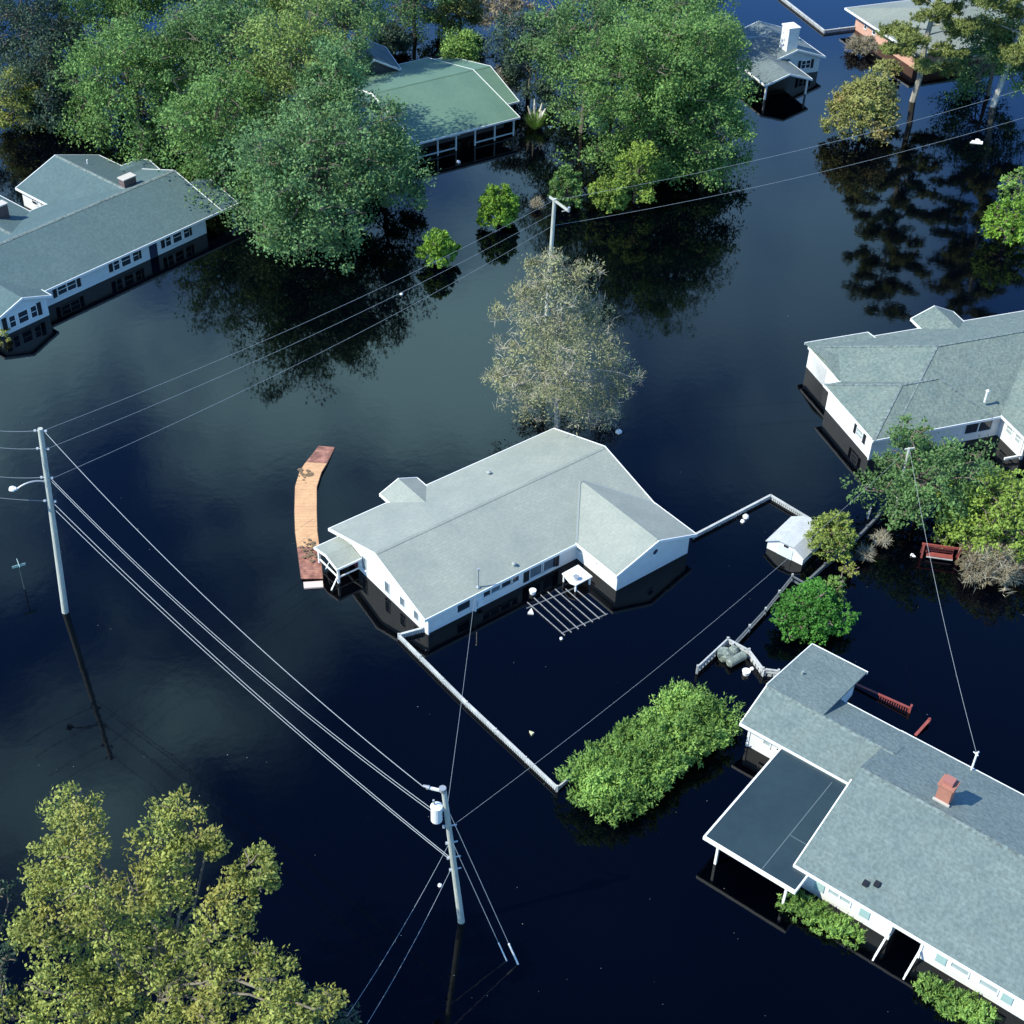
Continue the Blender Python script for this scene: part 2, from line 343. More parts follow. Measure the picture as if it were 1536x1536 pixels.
# ================================================================ centre house (pale grey roof)
A = House('flooded_house', (-4.69, 59.73), 39.55, 'central white house with pale grey L-shaped roof, wooden walkway at its left end')
ZA = 1.5
A.gable(0, 0, 17.6, -.02, ZA, 4.93, 3.02, 9.92, ZA, roofA, ends=(1,1), cap=True)
A.gwall(0, .28, 17.3, .2, 9.55, 1.45, 4.93, 2.86, white)
A.gable(1, -3.66, 3.3, 11.2, ZA+.01, 14.42, 2.62, 17.66, ZA+.01, roofA, ends=(1,0))
A.gwall(1, -3.45, 1.2, 11.5, 17.34, 1.44, 14.42, 2.47, white)
A.gable(1, 8.0, 10.85, 4.35, ZA+.03, 5.75, 2.1, 7.15, ZA+.03, roofA, ends=(0,1), cap=False)
A.gwall(1, 9.2, 10.6, 4.6, 6.9, 1.44, 5.75, 1.96, white)
# valley flashing on the wing
MB().beam((11.25,.05,1.56),(14.3,3.45,2.63),.13,.03).beam((17.55,.15,1.56),(14.5,3.45,2.63),.13,.03).build('valley_flashing', valley, A.o)
# front windows (facing the drowned garden)
def uw(px, py, z=1.0):
    q = P(px, py, z); a = math.radians(39.55); return (q[0]+4.69)*math.cos(a)+(q[1]-59.73)*math.sin(a)
for px, py, w, zc_, h, gl in ((697.2,907,1.0,.82,.74,glass),(731.5,888.5,.62,.92,.56,glass),(745,881.8,.85,.92,.56,glassD),(760.5,874,.95,.92,.56,glass),(774.3,868,.65,.92,.56,glass),(809.4,854,1.1,.74,.95,glassD),(827.2,844.5,1.1,.74,.95,glassD)):
    A.win('v', .2, uw(px,py), w, zc_, h, 1, 1, gl=gl, thick=.045)
for px, py in ((796,863),(840.7,840.2)): u = uw(px,py); A.bx('shutter', (u-.21,.15,.24), (u+.21,.2,1.3), shut)
A.bx('conduit', (3.62,.08,-.9), (3.74,.195,1.4), trim); A.bx('meter_box', (3.85,.02,.25), (4.2,.195,.7), trim)
A.bx('downpipe', (.3,.1,-.9), (.38,.195,1.42), trim)
# left gable end shutters, vents
for v, z, h in ((6.55,.95,1.05),(4.15,.75,.95),(2.6,.75,.78),(1.2,.72,.75)):
    A.win('u', .28, v, .5, z, h, 1, 1, gl=glassD, thick=.035)
# round vent and wing wall details
rv = MB(); cc = Vector((14.42,-3.45,1.62))
for i in range(20):
    a, b = 2*math.pi*i/20, 2*math.pi*(i+1)/20
    rv.beam((cc.x+.26*math.cos(a), cc.y-.04, cc.z+.26*math.sin(a)), (cc.x+.26*math.cos(b), cc.y-.04, cc.z+.26*math.sin(b)), .09, .1)
rvo = rv.build('round_vent', trim, A.o)
MB().tube((cc.x,cc.y+.02,cc.z),(cc.x,cc.y-.03,cc.z),.22,n=18).build('louvre', door, rvo)
A.win('u', 11.5, -1.35, .45, .98, .3, 1, 1); A.win('u', 11.5, .05, .55, .95, .6, 1, 1, gl=glassP)
A.bx('soffit_trim', (11.2,-3.45,1.3), (11.495,.3,1.36), trim)
# left porch roof, posts, rail
pr = A.gable(0, -1.5, .2, 6.75, 1.25, 7.95, 1.52, 9.2, 1.25, roofA, t=.09, ends=(1,0), cap=False, drop=.12, name='porch_roof')
for v in (6.9, 9.0): A.bx('porch_post', (-1.42,v-.06,-1), (-1.3,v+.06,1.2), trim)
MB().beam((-1.36,6.9,.42),(-1.36,9.0,.42),.07,.08).beam((-1.3,6.9,.42),(.28,6.9,.42),.06,.08).beam((-1.36,7.0,.4),(-2.1,6.55,.05),.07,.08).beam((-1.36,8.3,.1),(-1.36,7.9,.9),.04,.05).build('porch_railing', trim, A.o)
A.bx('porch_door', (.22,7.3,-1), (.279,8.2,1.05), mat('maroon_door', (.10,.015,.03), .6))
# roof furniture
def roofz(v): return 3.02-abs(v-4.93)*.308
mast = A.bx('service_mast', (0,0,0), (0,0,0), steel) if False else None
q = P(717, 878, 1.75)
def loc(h, w):  # world -> local of a house
    o = h.o; a = o.rotation_euler[2]; dx, dy = w[0]-o.location[0], w[1]-o.location[1]
    return (dx*math.cos(a)+dy*math.sin(a), -dx*math.sin(a)+dy*math.cos(a), w[2])
ql = loc(A, q)
MB().tube((ql[0],ql[1],1.5),(ql[0],ql[1],2.95),.045).tube((ql[0],ql[1],2.93),(ql[0],ql[1],3.02),.09).tube((ql[0],ql[1],1.62),(ql[0],ql[1],1.74),.14,.07).build('service_mast', steel, A.o)
for px, py, z, r in ((771,843,1.95,.11),(733,710,2.2,.12)):
    w = loc(A, P(px,py,z)); MB().tube((w[0],w[1],roofz(w[1])-.05),(w[0],w[1],roofz(w[1])+.22),r*.8,n=10).tube((w[0],w[1],roofz(w[1])+.2),(w[0],w[1],roofz(w[1])+.26),r*1.3,r*.6,n=10).build('roof_vent', greyV, A.o)

# ================================================================ lower right house
B = House('flooded_house', (9.97, 45.07), -36.88, 'long grey shingled house at lower right with dark flat carport roof and red brick chimney')
B.gable(0, 4.25, 24, 1.2, 1.75, 7.2, 3.42, 12.35, 1.72, roofB, ends=(0,1))
MB().prism([(1.15,1.763),(6.4,3.215),(6.4,3.03),(1.15,1.56)], 0, 4.19, 4.254).build('rake_board', trim, B.o)
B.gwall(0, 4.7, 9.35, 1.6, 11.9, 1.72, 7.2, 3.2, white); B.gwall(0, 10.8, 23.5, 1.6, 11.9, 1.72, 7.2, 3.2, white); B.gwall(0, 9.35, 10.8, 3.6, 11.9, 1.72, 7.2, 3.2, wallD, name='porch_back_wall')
B.gable(0, -2.5, 5.0, 7.4, 1.72, 9.85, 2.58, 12.33, 1.71, roofB, ends=(1,0), t=.1)
B.gwall(0, -2.1, 4.8, 7.75, 12, 1.6, 9.85, 2.42, white)
# back-left block, shallow slope running back from the ridge
MB().prism([(9.86,2.64),(15.1,1.72),(15.1,1.6),(9.86,2.5)], 0, -2.52, .86).build('roof', roofB, B.o)
MB().box((-2.5,15.1,1.55),(.9,15.16,1.74)).prism([(9.9,2.65),(15.16,1.735),(15.16,1.55),(9.9,2.48)],0,-2.58,-2.52).build('fascia', trim, B.o)
B.wall(-2.1, 9, .5, 14.7, 1.6, white)
# flat carport
MB().box((.02,.02,1.5),(4.95,7.72,1.6)).build('carport_roof', flat, B.o)
cf = MB().box((-.08,-.08,1.42),(4.97,.02,1.64)).box((-.08,.02,1.42),(.02,7.6,1.64)).box((4.95,-.08,1.44),(5.03,1.2,1.63)).build('carport_fascia', trim, B.o)
MB().box((3.1,.1,1.6),(3.15,7.0,1.612)).box((3.15,2.7,1.6),(4.2,2.74,1.612)).box((1.9,.05,1.6),(1.93,.06,1.61)).build('roof_seam', seam, B.o)
for u, v in ((.72,.1),(4.5,.15)): B.bx('carport_post', (u-.06,v-.06,-1.2), (u+.06,v+.06,1.5), trim)
# front walls: windows with aqua shutters
B.win('v', 1.6, 6.95-.35, 1.25, .98, .62, 2, 1, gl=glassP); 
for u in (5.55, 7.95): B.bx('shutter', (u-.25,1.55,.5), (u+.25,1.6,1.4), shutP)
B.win('v', 1.6, 12.75, .95, .95, .66, 1, 1, gl=glassP); B.win('v', 1.6, 14.15, .95, .95, .66, 1, 1, gl=glassP)
for u in (11.85, 15.05): B.bx('shutter', (u-.25,1.55,.5), (u+.25,1.6,1.4), shutP)
for u in (9.3, 10.86):
    B.bx('corner_trim', (u-.06,1.54,-1.2), (u+.06,1.62,1.66), trim)
    MB().beam((u,1.5,.62),(u,.25,.1),.09,.1).beam((u,.25,.1),(u,-.1,-.2),.07,.08).build('handrail', trim, B.o)
B.win('v', 7.75, -1.0, .5, .95, .42, 1, 1, gl=glassP); B.win('v', 7.75, -.2, .5, .95, .3, 1, 1, gl=glass)
B.bx('corner_trim', (-2.14,7.69,-1.2), (-2.02,7.78,1.55), trim)
def rzB(v): return 3.42-(v-7.2)*.33 if v > 7.2 else 3.42-(7.2-v)*.278
ch = MB().box((7.95,7.9,2.2),(8.65,8.55,4.25)).build('chimney', brickR, B.o)
MB().box((7.88,7.83,4.25),(8.72,8.62,4.36)).build('chimney_cap', brickR, ch); MB().box((8.05,8.0,4.36),(8.55,8.45,4.62)).build('flue', mat('clay_flue', (.35,.14,.12), .8), ch)
MB().box((7.87,7.8,rzB(7.85)-.1),(8.73,7.9,rzB(7.8)+.1)).build('flashing', capM, ch)
for u, v in ((7.45,2.15),(7.9,2.4)): MB().box((u-.13,v-.14,rzB(v)-.05),(u+.13,v+.14,rzB(v)+.14)).build('roof_vent', shut, B.o)
w = loc(B, P(1203, 1012, 2.2)); MB().tube((w[0],w[1],1.9),(w[0],w[1],2.45),.06).build('roof_vent', greyV, B.o)
w = loc(B, P(1457, 1155, 1.75)); smp = (w[0], w[1])
MB().tube((w[0],w[1],1.2),(w[0],w[1],3.05),.055).tube((w[0],w[1],3.0),(w[0],w[1]+.25,2.9),.05).tube((w[0]-.2,w[1]+.1,2.9),(w[0]+.1,w[1]-.05,2.95),.03).build('service_mast', trim, B.o)

# ================================================================ right house
Cc = House('flooded_house', (23.8, 78.11), 20.0, 'big hipped grey roof house at right edge with bright white left wall')
zc = 1.9
Cc.hip(1.1, 26, 0, 11.45, zc, .43, roofC, slu=.38)
Cc.hip(-.15, 9, -.03, 6.8, zc+.012, .43, roofC, slu=.39, slu1=.6)
Cc.gable(0, 1.07, 6.2, 6.9, 1.92+.0, 9.3, 2.35, 12.0, 1.93, roofC, ends=(0,1), cap=False, eaves=(0,1))
Cc.gable(1, 8.5, 12.75, 10.3, 1.95, 12.1, 2.75, 13.9, 1.95, roofC, ends=(0,1), cap=False)
Cc.gable(1, -9, 3.6, 9.75, 1.92, 13.9, 3.65, 18.1, 1.92, roofC, ends=(1,0))
Cc.wall(.12, .35, 25.6, 6.5, 1.8, white); Cc.wall(1.35, 6.5, 25.6, 11.1, 1.8, white); Cc.wall(10.7, 11.0, 13.5, 12.4, 1.8, white)
Cc.wall(1.35, 9.0, 6.0, 11.7, 1.8, white)
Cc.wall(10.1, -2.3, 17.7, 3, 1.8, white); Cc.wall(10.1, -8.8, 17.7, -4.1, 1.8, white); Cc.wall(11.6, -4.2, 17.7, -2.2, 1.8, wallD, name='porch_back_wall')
Cc.win('u', .12, 1.95, .85, 1.02, .72, 1, 2, gl=glassP, shutters=shut, sw=.3)
Cc.win('v', .35, 8.35, 2.2, 1.1, 1.05, 2, 1)
Cc.win('u', 10.1, -.75, .7, 1.15, .75, 1, 2, gl=glassP); Cc.win('u', 10.1, -1.75, .6, 1.15, .75, 1, 2, gl=glassP)
Cc.bx('porch_post', (10.0,-2.62,-1), (10.16,-2.46,1.75), trim); Cc.bx('porch_post', (10.0,-4.05,-1), (10.16,-3.9,1.75), trim)
MB().beam((10.05,-2.6,.35),(8.75,-2.5,.28),.1,.16).build('porch_railing', trim, Cc.o)
w = loc(Cc, P(1480, 592, 3.2)); MB().tube((w[0],w[1],2.6),(w[0],w[1],3.5),.08).tube((w[0],w[1],3.5),(w[0],w[1],3.58),.14,.08).build('roof_vent', trim, Cc.o)
Cc.bx('downpipe', (.02,.3,-1), (.12,.4,1.75), trim)

# ================================================================ left house
D = House('flooded_house', (-35.26, 93.65), 51.74, 'long slate blue roofed house at left edge with black window shutters')
zd = 1.6; sD = .305
D.gable(0, -14, 17.15, 0, zd, 5.6, 3.31, 11.2, zd, roofD)
MB().prism([(0.005,zd-.0),(3.3,2.61),(5.0,2.1),(5.0,1.98),(3.3,2.49),(0.005,zd-.12)], 0, 17.21, 18.95).build('carport_roof', roofD, D.o)
MB().box((17.15,-.05,zd-.17),(19.0,.006,zd+.012)).prism([(-.04,zd+.01),(3.3,2.625),(3.3,2.45),(-.04,zd-.15)],0,18.95,19.0).build('carport_fascia', trim, D.o)
D.gwall(0, -13.5, 15.7, .38, 10.8, zd-.02, 5.6, 3.1, bluew)
D.bx('carport_post', (18.5,.2,-1.2), (18.62,.32,1.5), trim)
D.gable(1, 5, 15.35, 8.3, zd+.02, 12.55, 3.1, 16.8, zd+.02, roofD, ends=(0,1)); D.gwall(1, 10, 15.1, 8.6, 16.5, zd, 12.55, 2.95, white)
D.gable(0, 15.8, 18.4, 8.9, zd+.03, 10.6, 2.2, 12.3, zd+.03, roofD, ends=(0,1), cap=False); D.gwall(0, 16, 18.2, 9.2, 12, zd, 10.6, 2.05, white)
D.gable(1, 5, 19.5, -2.4, zd+.02, 2.1, 2.9, 6.6, zd+.02, roofD, ends=(0,1)); D.gwall(1, 10, 19.2, -2.1, 6.3, zd, 2.1, 2.75, white)
D.gable(1, -.95, 4.2, -5.05, zd+.06, -2.68, 2.5, -.3, zd+.06, roofD, ends=(1,0), cap=False); D.gwall(1, -.7, 1, -4.75, -.6, zd+.02, -2.68, 2.36, bluew)
c1 = MB().box((12.6,6.3,2.4),(13.8,7.0,3.75)).build('chimney', brickD, D.o); MB().box((12.54,6.24,3.75),(13.86,7.06,3.84)).build('chimney_cap', capM, c1)
c2 = MB().box((3.1,10.2,2.2),(4.2,10.9,3.5)).build('chimney', brickD, D.o); MB().box((3.04,10.14,3.5),(4.26,10.96,3.6)).build('chimney_cap', capM, c2)
D.win('v', .38, 1.95, 1.75, .88, .85, 2, 2, shutters=shut, sw=.34, thick=.05)
for c in (7.55, 12.55+.15):
    D.win('v', .38, c, .95, .88, 1.0, 1, 2, thick=.05); D.win('v', .38, c-.93, .62, .88, 1.0, 1, 2, thick=.05); D.win('v', .38, c+.93, .62, .88, 1.0, 1, 2, thick=.05)
    for u in (c-1.5, c+1.28): D.bx('shutter', (u-.15,.33,.45), (u+.2,.38,1.4), shut)
D.bx('front_door', (9.85,.33,-1.1), (10.6,.38,1.4), door)
for c in (-2.75,):
    D.win('v', -.7, c, .9, .85, 1.0, 1, 2, thick=.05); D.win('v', -.7, c-.93, .58, .85, 1.0, 1, 2, thick=.05); D.win('v', -.7, c+.93, .58, .85, 1.0, 1, 2, thick=.05)
    for u in (c-1.65, c+1.35): D.bx('shutter', (u-.12,-.75,.35), (u+.25,-.7,1.4), shut)
D.win('u', 8.6, 14.0-.6, .75, 1.0, .75, 1, 2); D.win('u', 8.6, 12.3, .6, 1.0, .75, 1, 2); D.win('u', 8.6, 11.2, .6, 1.0, .75, 1, 2)
MB().tube((13.9,12.9,2.4),(13.9,12.9,3.0),.06).build('roof_vent', trim, D.o)

# ================================================================ green roof house
E_ = House('flooded_house', (-9.7, 120.69), 35.28, 'house with green roof under the tree shade and a screened front porch')
E_.gable(0, .05, 11.05, 0, 1.8, 8.0, 3.5, 16.2, 1.8, roofE, t=.12)
E_.gable(0, 10.9, 13.0, 3.0, 1.8, 8.0, 3.46, 15.5, 1.8, roofE, t=.12, ends=(0,1))
E_.gable(0, -7.5, .0, .1, 1.7, 8.0, 3.4, 16.1, 1.7, roofE, t=.12, ends=(1,0))
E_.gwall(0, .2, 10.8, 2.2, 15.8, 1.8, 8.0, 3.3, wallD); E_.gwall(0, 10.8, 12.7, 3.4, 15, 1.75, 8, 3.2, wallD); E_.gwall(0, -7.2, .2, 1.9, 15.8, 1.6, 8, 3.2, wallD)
for i, u in enumerate((.25, 2.35, 4.3, 6.35, 8.5, 10.6)): E_.bx('porch_post', (u-.06,.2,-1.2), (u+.06,.32,1.68), trim)
for u0, u1 in ((.31,2.29),(2.41,4.24),(6.41,8.44),(8.56,10.54)):
    E_.bx('porch_rail', (u0,.22,.22), (u1,.3,.32), bluew)
E_.bx('porch_rail', (.31,.22,1.5), (10.54,.3,1.62), bluew)
E_.win('v', 2.2, 3.3, 1.3, .95, 1.0, 1, 2, gl=glassP); E_.win('v', 2.2, 5.4, 1.1, .95, 1.2, 1, 1, gl=glassP)
E_.win('v', 2.2, 7.5, 1.2, .95, .9, 1, 2); E_.win('v', 2.2, 9.4, 1.2, .95, .9, 1, 2)
# little grey outbuilding behind it
q = P(562, 140, 0)
O_ = House('outbuilding', (q[0]-1.5, q[1]-1.0), 20, 'small dim grey gabled outbuilding behind the green roofed house', 'outbuilding')
O_.gable(1, -.3, 5.5, -.9, 2.4, 1.7, 3.7, 4.3, 2.4, roofG, ends=(1,1), cap=False); O_.gwall(1, 0, 5.2, -.5, 3.9, 2.3, 1.7, 3.5, wallD)
O_.win('v', 0, 2.9, .7, 1.5, .95, 1, 2, gl=glass); O_.bx('door', (.7,-.04,-.9), (1.6,0,1.7), door)

# ================================================================ small house with big white chimney
G = House('flooded_house', (22.63, 137.03), 22.74, 'dark grey roofed house with big white chimney behind the tall tree')
G.gable(1, -.2, 6, .5, 1.62, 3.1, 2.45, 5.75, 1.62, roofG, ends=(1,0), cap=False); 
G.gable(1, 4.4, 12.5, 3.2, 1.64, 6.6, 2.75, 10.0, 1.64, roofG, ends=(1,1), cap=False)
G.gwall(1, 4.7, 12.2, 3.6, 9.6, 1.6, 6.6, 2.6, bluew)
G.gable(0, -7, 6, 4.4, 1.66, 8.2, 2.9, 12, 1.66, roofG, ends=(1,0), cap=False); G.gwall(0, -6.6, 4, 4.8, 11.6, 1.6, 8.2, 2.7, bluew)
for u in (.8, 5.4): G.bx('porch_post', (u-.08,.0,-1.2), (u+.08,.16,1.5), trim)
gc = MB().box((5.6,4.9,.5),(6.8,6.3,4.7)).build('chimney', white, G.o); MB().box((5.53,4.83,4.7),(6.87,6.37,4.84)).build('chimney_cap', trim, gc)
G.win('v', 4.7, 8.0, 1.1, .95, .9, 2, 2, shutters=shut, sw=.3)
# ================================================================ pink brick house, top right
Hh = House('flooded_house', (34.28, 158.65), -67.15, 'pink brick house with taupe hipped roof at the top right')
Hh.hip(-.02, 14.2, 0, 30, 1.8, .22, roofH, run=False) if False else None
hb = MB(); hb.v = [(0,0,1.8),(13.6,0,1.8),(13.6,30,1.8),(0,30,1.8),(6.8,6.8,3.45),(6.8,24,3.45),(0,0,1.66),(13.6,0,1.66),(13.6,30,1.66),(0,30,1.66)]
hb.f = [(0,1,4),(1,2,5,4),(2,3,5),(3,0,4,5),(0,6,7,1),(1,7,8,2),(2,8,9,3),(3,9,6,0),(9,8,7,6)]; hb.build('roof', roofH, Hh.o)
MB().box((-.06,-.06,1.62),(13.66,.004,1.82)).box((-.06,.004,1.62),(.004,30,1.82)).box((13.596,.004,1.62),(13.66,30,1.82)).build('fascia', trim, Hh.o)
Hh.wall(1.6, .5, 13.1, 29, 1.65, brickP)
for c, w in ((3.6,.5),(5.3,.6),(11.0,.6)): Hh.win('v', .5, c, w, 1.1, .8, 1, 2)
Hh.win('u', 13.1, 8.2, 2.6, .95, .95, 2, 1, sgn=1); Hh.win('u', 13.1, 14, 1.6, .95, .9, 2, 1, sgn=1)

# ================================================================ garden shed
q = P(1201, 850, 0); 
SH = House('garden_shed', (q[0], q[1]), 0, 'small white garden shed with pale peaked roof by the back fence', 'shed')
a0 = P(1203,848,0); a1 = P(1150,822,0); dv = a1-a0; wS = np.linalg.norm(dv[:2]); SH.o.rotation_euler[2] = math.atan2(-dv[1], -dv[0]); SH.o.location = (a1[0], a1[1], 0)
Ls = 3.0
shed_roof = mat('pale_shed_roof', (.48,.5,.52), .8, (.40,.42,.44), .7, fine=.1)
r = MB().prism([(-.1,.62),(wS*.3,1.12),(wS*.72,1.12+.0),(wS+.1,.62),(wS+.1,.56),(wS*.72,1.06),(wS*.3,1.06),(-.1,.56)], 1, -.12, Ls).build('roof', shed_roof, SH.o)
MB().prism([(0,-1),(0,.6),(wS*.3,1.04),(wS*.72,1.04),(wS,.6),(wS,-1)], 1, 0, Ls-.1).build('wall', white, SH.o)
MB().box((wS*.3,-.03,-.8),(wS*.7,0,.75)).build('door', bluew, SH.o)
MB().box((wS*.44,-.05,.78),(wS*.56,-.0,.9)).build('gable_vent', shut, SH.o)

# ================================================================ fences
def fence(name, pts, h, m, label, picket=.0, post_h=.15, rails=(0,), post_every=2.4, thick=.05, z0=-.9, postm=None, group=None, rail_w=.09):
    b0 = P(*pts[0], 0); o = thing(name, (b0[0], b0[1], 0), 0, label, 'fence', group)
    W_ = [P(*p, 0)-np.array([b0[0], b0[1], 0]) for p in pts]
    pan = MB()
    for i in range(len(W_)-1):
        a, b = W_[i], W_[i+1]; L_ = np.linalg.norm(b-a); d = (b-a)/L_
        nn = max(1, round(L_/post_every))
        for k in range(nn+(1 if i == len(W_)-2 else 0)):
            p = a+d*L_*k/nn; hh = h+post_h+random.uniform(-.03, .03)
            MB().beam((p[0],p[1],z0),(p[0],p[1],hh), .11, .11).build('post', postm or m, o)
        for zz in rails: pan.beam((a[0],a[1],h-zz),(b[0],b[1],h-zz), rail_w, .09)
        if picket:
            k = 0
            while k*picket < L_:
                p = a+d*k*picket; dz = random.uniform(-.025, .02); e = p+d*picket*.72
                sN = np.array([-d[1], d[0], 0])*thick/2
                pan.poly([(*(p-sN)[:2],h+dz),(*(e-sN)[:2],h+dz),(*(e+sN)[:2],h+dz),(*(p+sN)[:2],h+dz)], h-z0*.6); k += 1
    pan.build('panel', m, o); return o
fence('picket_fence', [(634,948),(598,958),(700,1060),(835,1187)], .34, pickM, 'long weathered white picket fence running below the central house', picket=.14, rails=(.04,), rail_w=.14, post_h=.06)
fence('picket_fence', [(835,1187),(860,1165)], .3, pickM, 'short end of picket fence tucked behind the long hedge', picket=.14, rails=(.06,))
fence('board_fence', [(1040,808),(1155,748),(1215,784)], .3, pickM, 'pale board fence with a corner between the central house and the shed', picket=.16, rails=(.02,), rail_w=.15, post_h=.03)
fence('rail_fence', [(1202,883),(1236,852),(1270,826),(1300,795),(1318,776)], .25, darkw, 'dark rail fence running from the shed to the dark leafy tree', rails=(0,.2), postm=darkw, rail_w=.14)
fence('rail_fence', [(1098,975),(1147,922),(1187,872),(1208,884)], .42, darkw, 'grey rail fence beside the round glossy shrub', rails=(0,.3), postm=pickM)
fence('lattice_fence', [(1045,1010),(1090,968),(1122,985),(1143,1013),(1166,1016)], .5, pickM, 'weathered lattice fence corner above the hedge, around the covered yard tools', picket=.3, rails=(0,.2), postm=pickM)
fence('picket_fence', [(1150,-20),(1172,0),(1236,50),(1282,44)], .3, pickM, 'thin white fence in open blue water at the top right', picket=.25, rails=(0,), rail_w=.2, post_h=.12)

# ================================================================ curved wooden walkway
lft = [(478,668),(468,682),(459,694),(450,708),(443,732),(442,770),(443,800),(446,822),(449,845),(452,868)]
rgt = [(502,670),(496,683),(490,696),(482,710),(475,733),(475,770),(476,800),(479,822),(482,845),(484,868)]
b0 = P(460,780,0); wk = thing('wooden_walkway', (b0[0], b0[1], 0), 0, 'curved tan wooden walkway floating left of the central house, wet red at both ends', 'walkway')
zz = [-.02,.02,.07,.12,.16,.17,.15,.10,.05,.03]
LW = [P(*p, .1)-np.array([b0[0],b0[1],.1]) for p in lft]; RW = [P(*p, .1)-np.array([b0[0],b0[1],.1]) for p in rgt]
def planks(i0, i1, m):
    b = MB()
    for i in range(i0, i1):
        Ld = np.linalg.norm(LW[i+1]-LW[i]); n = max(2, round(Ld/.16))
        for k in range(n):
            f0, f1 = k/n, (k+.93)/n
            dz = random.uniform(-.006, .006)
            def g(S_, f): q = S_[i]*(1-f)+S_[i+1]*f; return (q[0], q[1], zz[i]*(1-f)+zz[i+1]*f+dz+.08)
            b.poly([g(LW,f0), g(RW,f0), g(RW,f1), g(LW,f1)], .05)
    return b.build('deck_section', m, wk)
planks(0, 2, woodW); planks(2, 4, wood); planks(4, 7, wood); planks(7, 9, woodW)
stm = mat('dark_algae_stain', (.12,.09,.05), .8, (.22,.14,.08), .15)
stb = MB(); gs = random.Random(4)
for cx, cy, n, sp, zt in ((459,713,26,7,.21),(452,706,8,4,.2),(463,820,20,10,.235),(462,832,18,11,.2)):
    for i in range(n):
        q = P(cx+gs.gauss(0,sp*.7), cy+gs.gauss(0,sp*.5), .2)-np.array([b0[0], b0[1], 0]); rr = gs.uniform(.05,.16); a = gs.uniform(0,6)
        stb.poly([(q[0]+rr*math.cos(a+k)*gs.uniform(.5,1.2), q[1]+rr*math.sin(a+k)*gs.uniform(.5,1.2), zt+.03+i*.0006) for k in range(0,6)], .004)
stb.build('algae_stain', stm, wk)['kind'] = 'stuff'
sb = MB()
for S_ in (LW, RW):
    for i in range(9): sb.beam((S_[i][0],S_[i][1],zz[i]+.0),(S_[i+1][0],S_[i+1][1],zz[i+1]+.0), .06, .14)
sb.build('stringer', mat('dark_wet_timber', (.10,.06,.04), .6), wk)
s1 = P(455,873,.1)-np.array([b0[0],b0[1],0]); s2 = P(484,871,.1)-np.array([b0[0],b0[1],0]); s3 = P(485,880,.1)-np.array([b0[0],b0[1],0]); s4 = P(456,882,.1)-np.array([b0[0],b0[1],0])
MB().poly([(*s1[:2],.1),(*s2[:2],.1),(*s3[:2],.1),(*s4[:2],.1)][::-1], .15).build('step', mat('pale_step_board', (.62,.50,.45), .7), wk)

slatM = mat('grey_slat_wood', (.26,.27,.30), .8, fine=.3)
# ================================================================ submerged pergola, canopy, floats
def zm(x, y): return (740+x/4.518, 620+y/4.518)
b0 = P(*zm(480,1330), 0); pg = thing('pergola', (b0[0], b0[1], 0), 0, 'submerged pergola with only its thin parallel slats above water by the central house', 'pergola')
off = np.array([b0[0], b0[1], 0])
for a, b in (((230,1280),(485,1505)),((275,1250),(530,1485)),((320,1230),(578,1462)),((368,1210),(625,1440)),((418,1190),(675,1415)),((490,1190),(720,1392)),((555,1190),(765,1365))):
    p = P(*zm(*a), .06)-off; q = P(*zm(*b), .06)-off; MB().beam(p, q, .03, .05).build('slat', slatM, pg)
for a, b in (((225,1322),(560,1180)),((460,1492),(775,1358))):
    p = P(*zm(*a), 0)-off; q = P(*zm(*b), 0)-off; MB().beam((p[0],p[1],-.035),(q[0],q[1],-.035), .08, .1).build('beam', darkw, pg)
# white canopy
b0 = P(866, 868, .7); cn = thing('patio_canopy', (b0[0], b0[1], 0), math.radians(39), 'white patio canopy top standing in the corner of the central house', 'canopy')
off = np.array([b0[0], b0[1], 0]); ca = math.radians(-39)
def lc(p): p = p-off; return (p[0]*math.cos(ca)-p[1]*math.sin(ca), p[0]*math.sin(ca)+p[1]*math.cos(ca), p[2])
MB().poly([lc(P(*zm(*p), .62)) for p in ((465,1085),(575,1025),(672,1105),(560,1165),(520,1150))][::-1], .07).build('canopy_top', trim, cn)
for p in ((480,1090),(572,1040),(655,1108),(560,1155)):
    w = lc(P(*zm(*p), .6)); MB().beam((w[0],w[1],-1.2),(w[0],w[1],.56), .09, .09).build('post', trim, cn)
w = lc(P(*zm(560,1125), .63)); MB().tube((w[0],w[1],.62),(w[0],w[1],.84),.14,n=14).tube((w[0],w[1],.84),(w[0],w[1],.88),.19,n=14).build('vent_cap', steel, cn)

def debris(px, py, kind, label, r=.16, m=whiteP, group=None):
    q = P(px, py, .05)
    b = MB()
    if kind == 'ball': b.blob((0,0,.05), r, .8, seed=int(px))
    elif kind == 'wedge': b.poly([(-r,-r*.6,.16),(r*1.1,-r*.2,.12),(r*.1,r*1.2,.1)], .18)
    elif kind == 'scrap':
        b.poly([(-r*1.4,-r*.5,.07),(r*1.2,-r*.8,.05),(r*1.5,r*.3,.09),(-r*.6,r*.8,.06)], .06).poly([(r*.3,r*.2,.16),(r*1.0,r*.5,.14),(r*.7,r*1.4,.12),(r*.1,r*1.1,.15)], .12)
    elif kind == 'tub': b.tube((0,0,-.12),(0,0,.22),r*.8,r,n=14).tube((0,0,.22),(0,0,.26),r*1.08,r*1.08,n=14)
    name = {'ball':'float','wedge':'floating_board','scrap':'floating_scrap','tub':'plastic_tub'}[kind]
    o = b.build(name, m, smooth=(kind == 'ball')); o.location = (q[0], q[1], 0); o.rotation_euler = (0,0,px % 6)
    tag(o, label, {'ball':'float','wedge':'board','scrap':'debris','tub':'tub'}[kind], group); return o
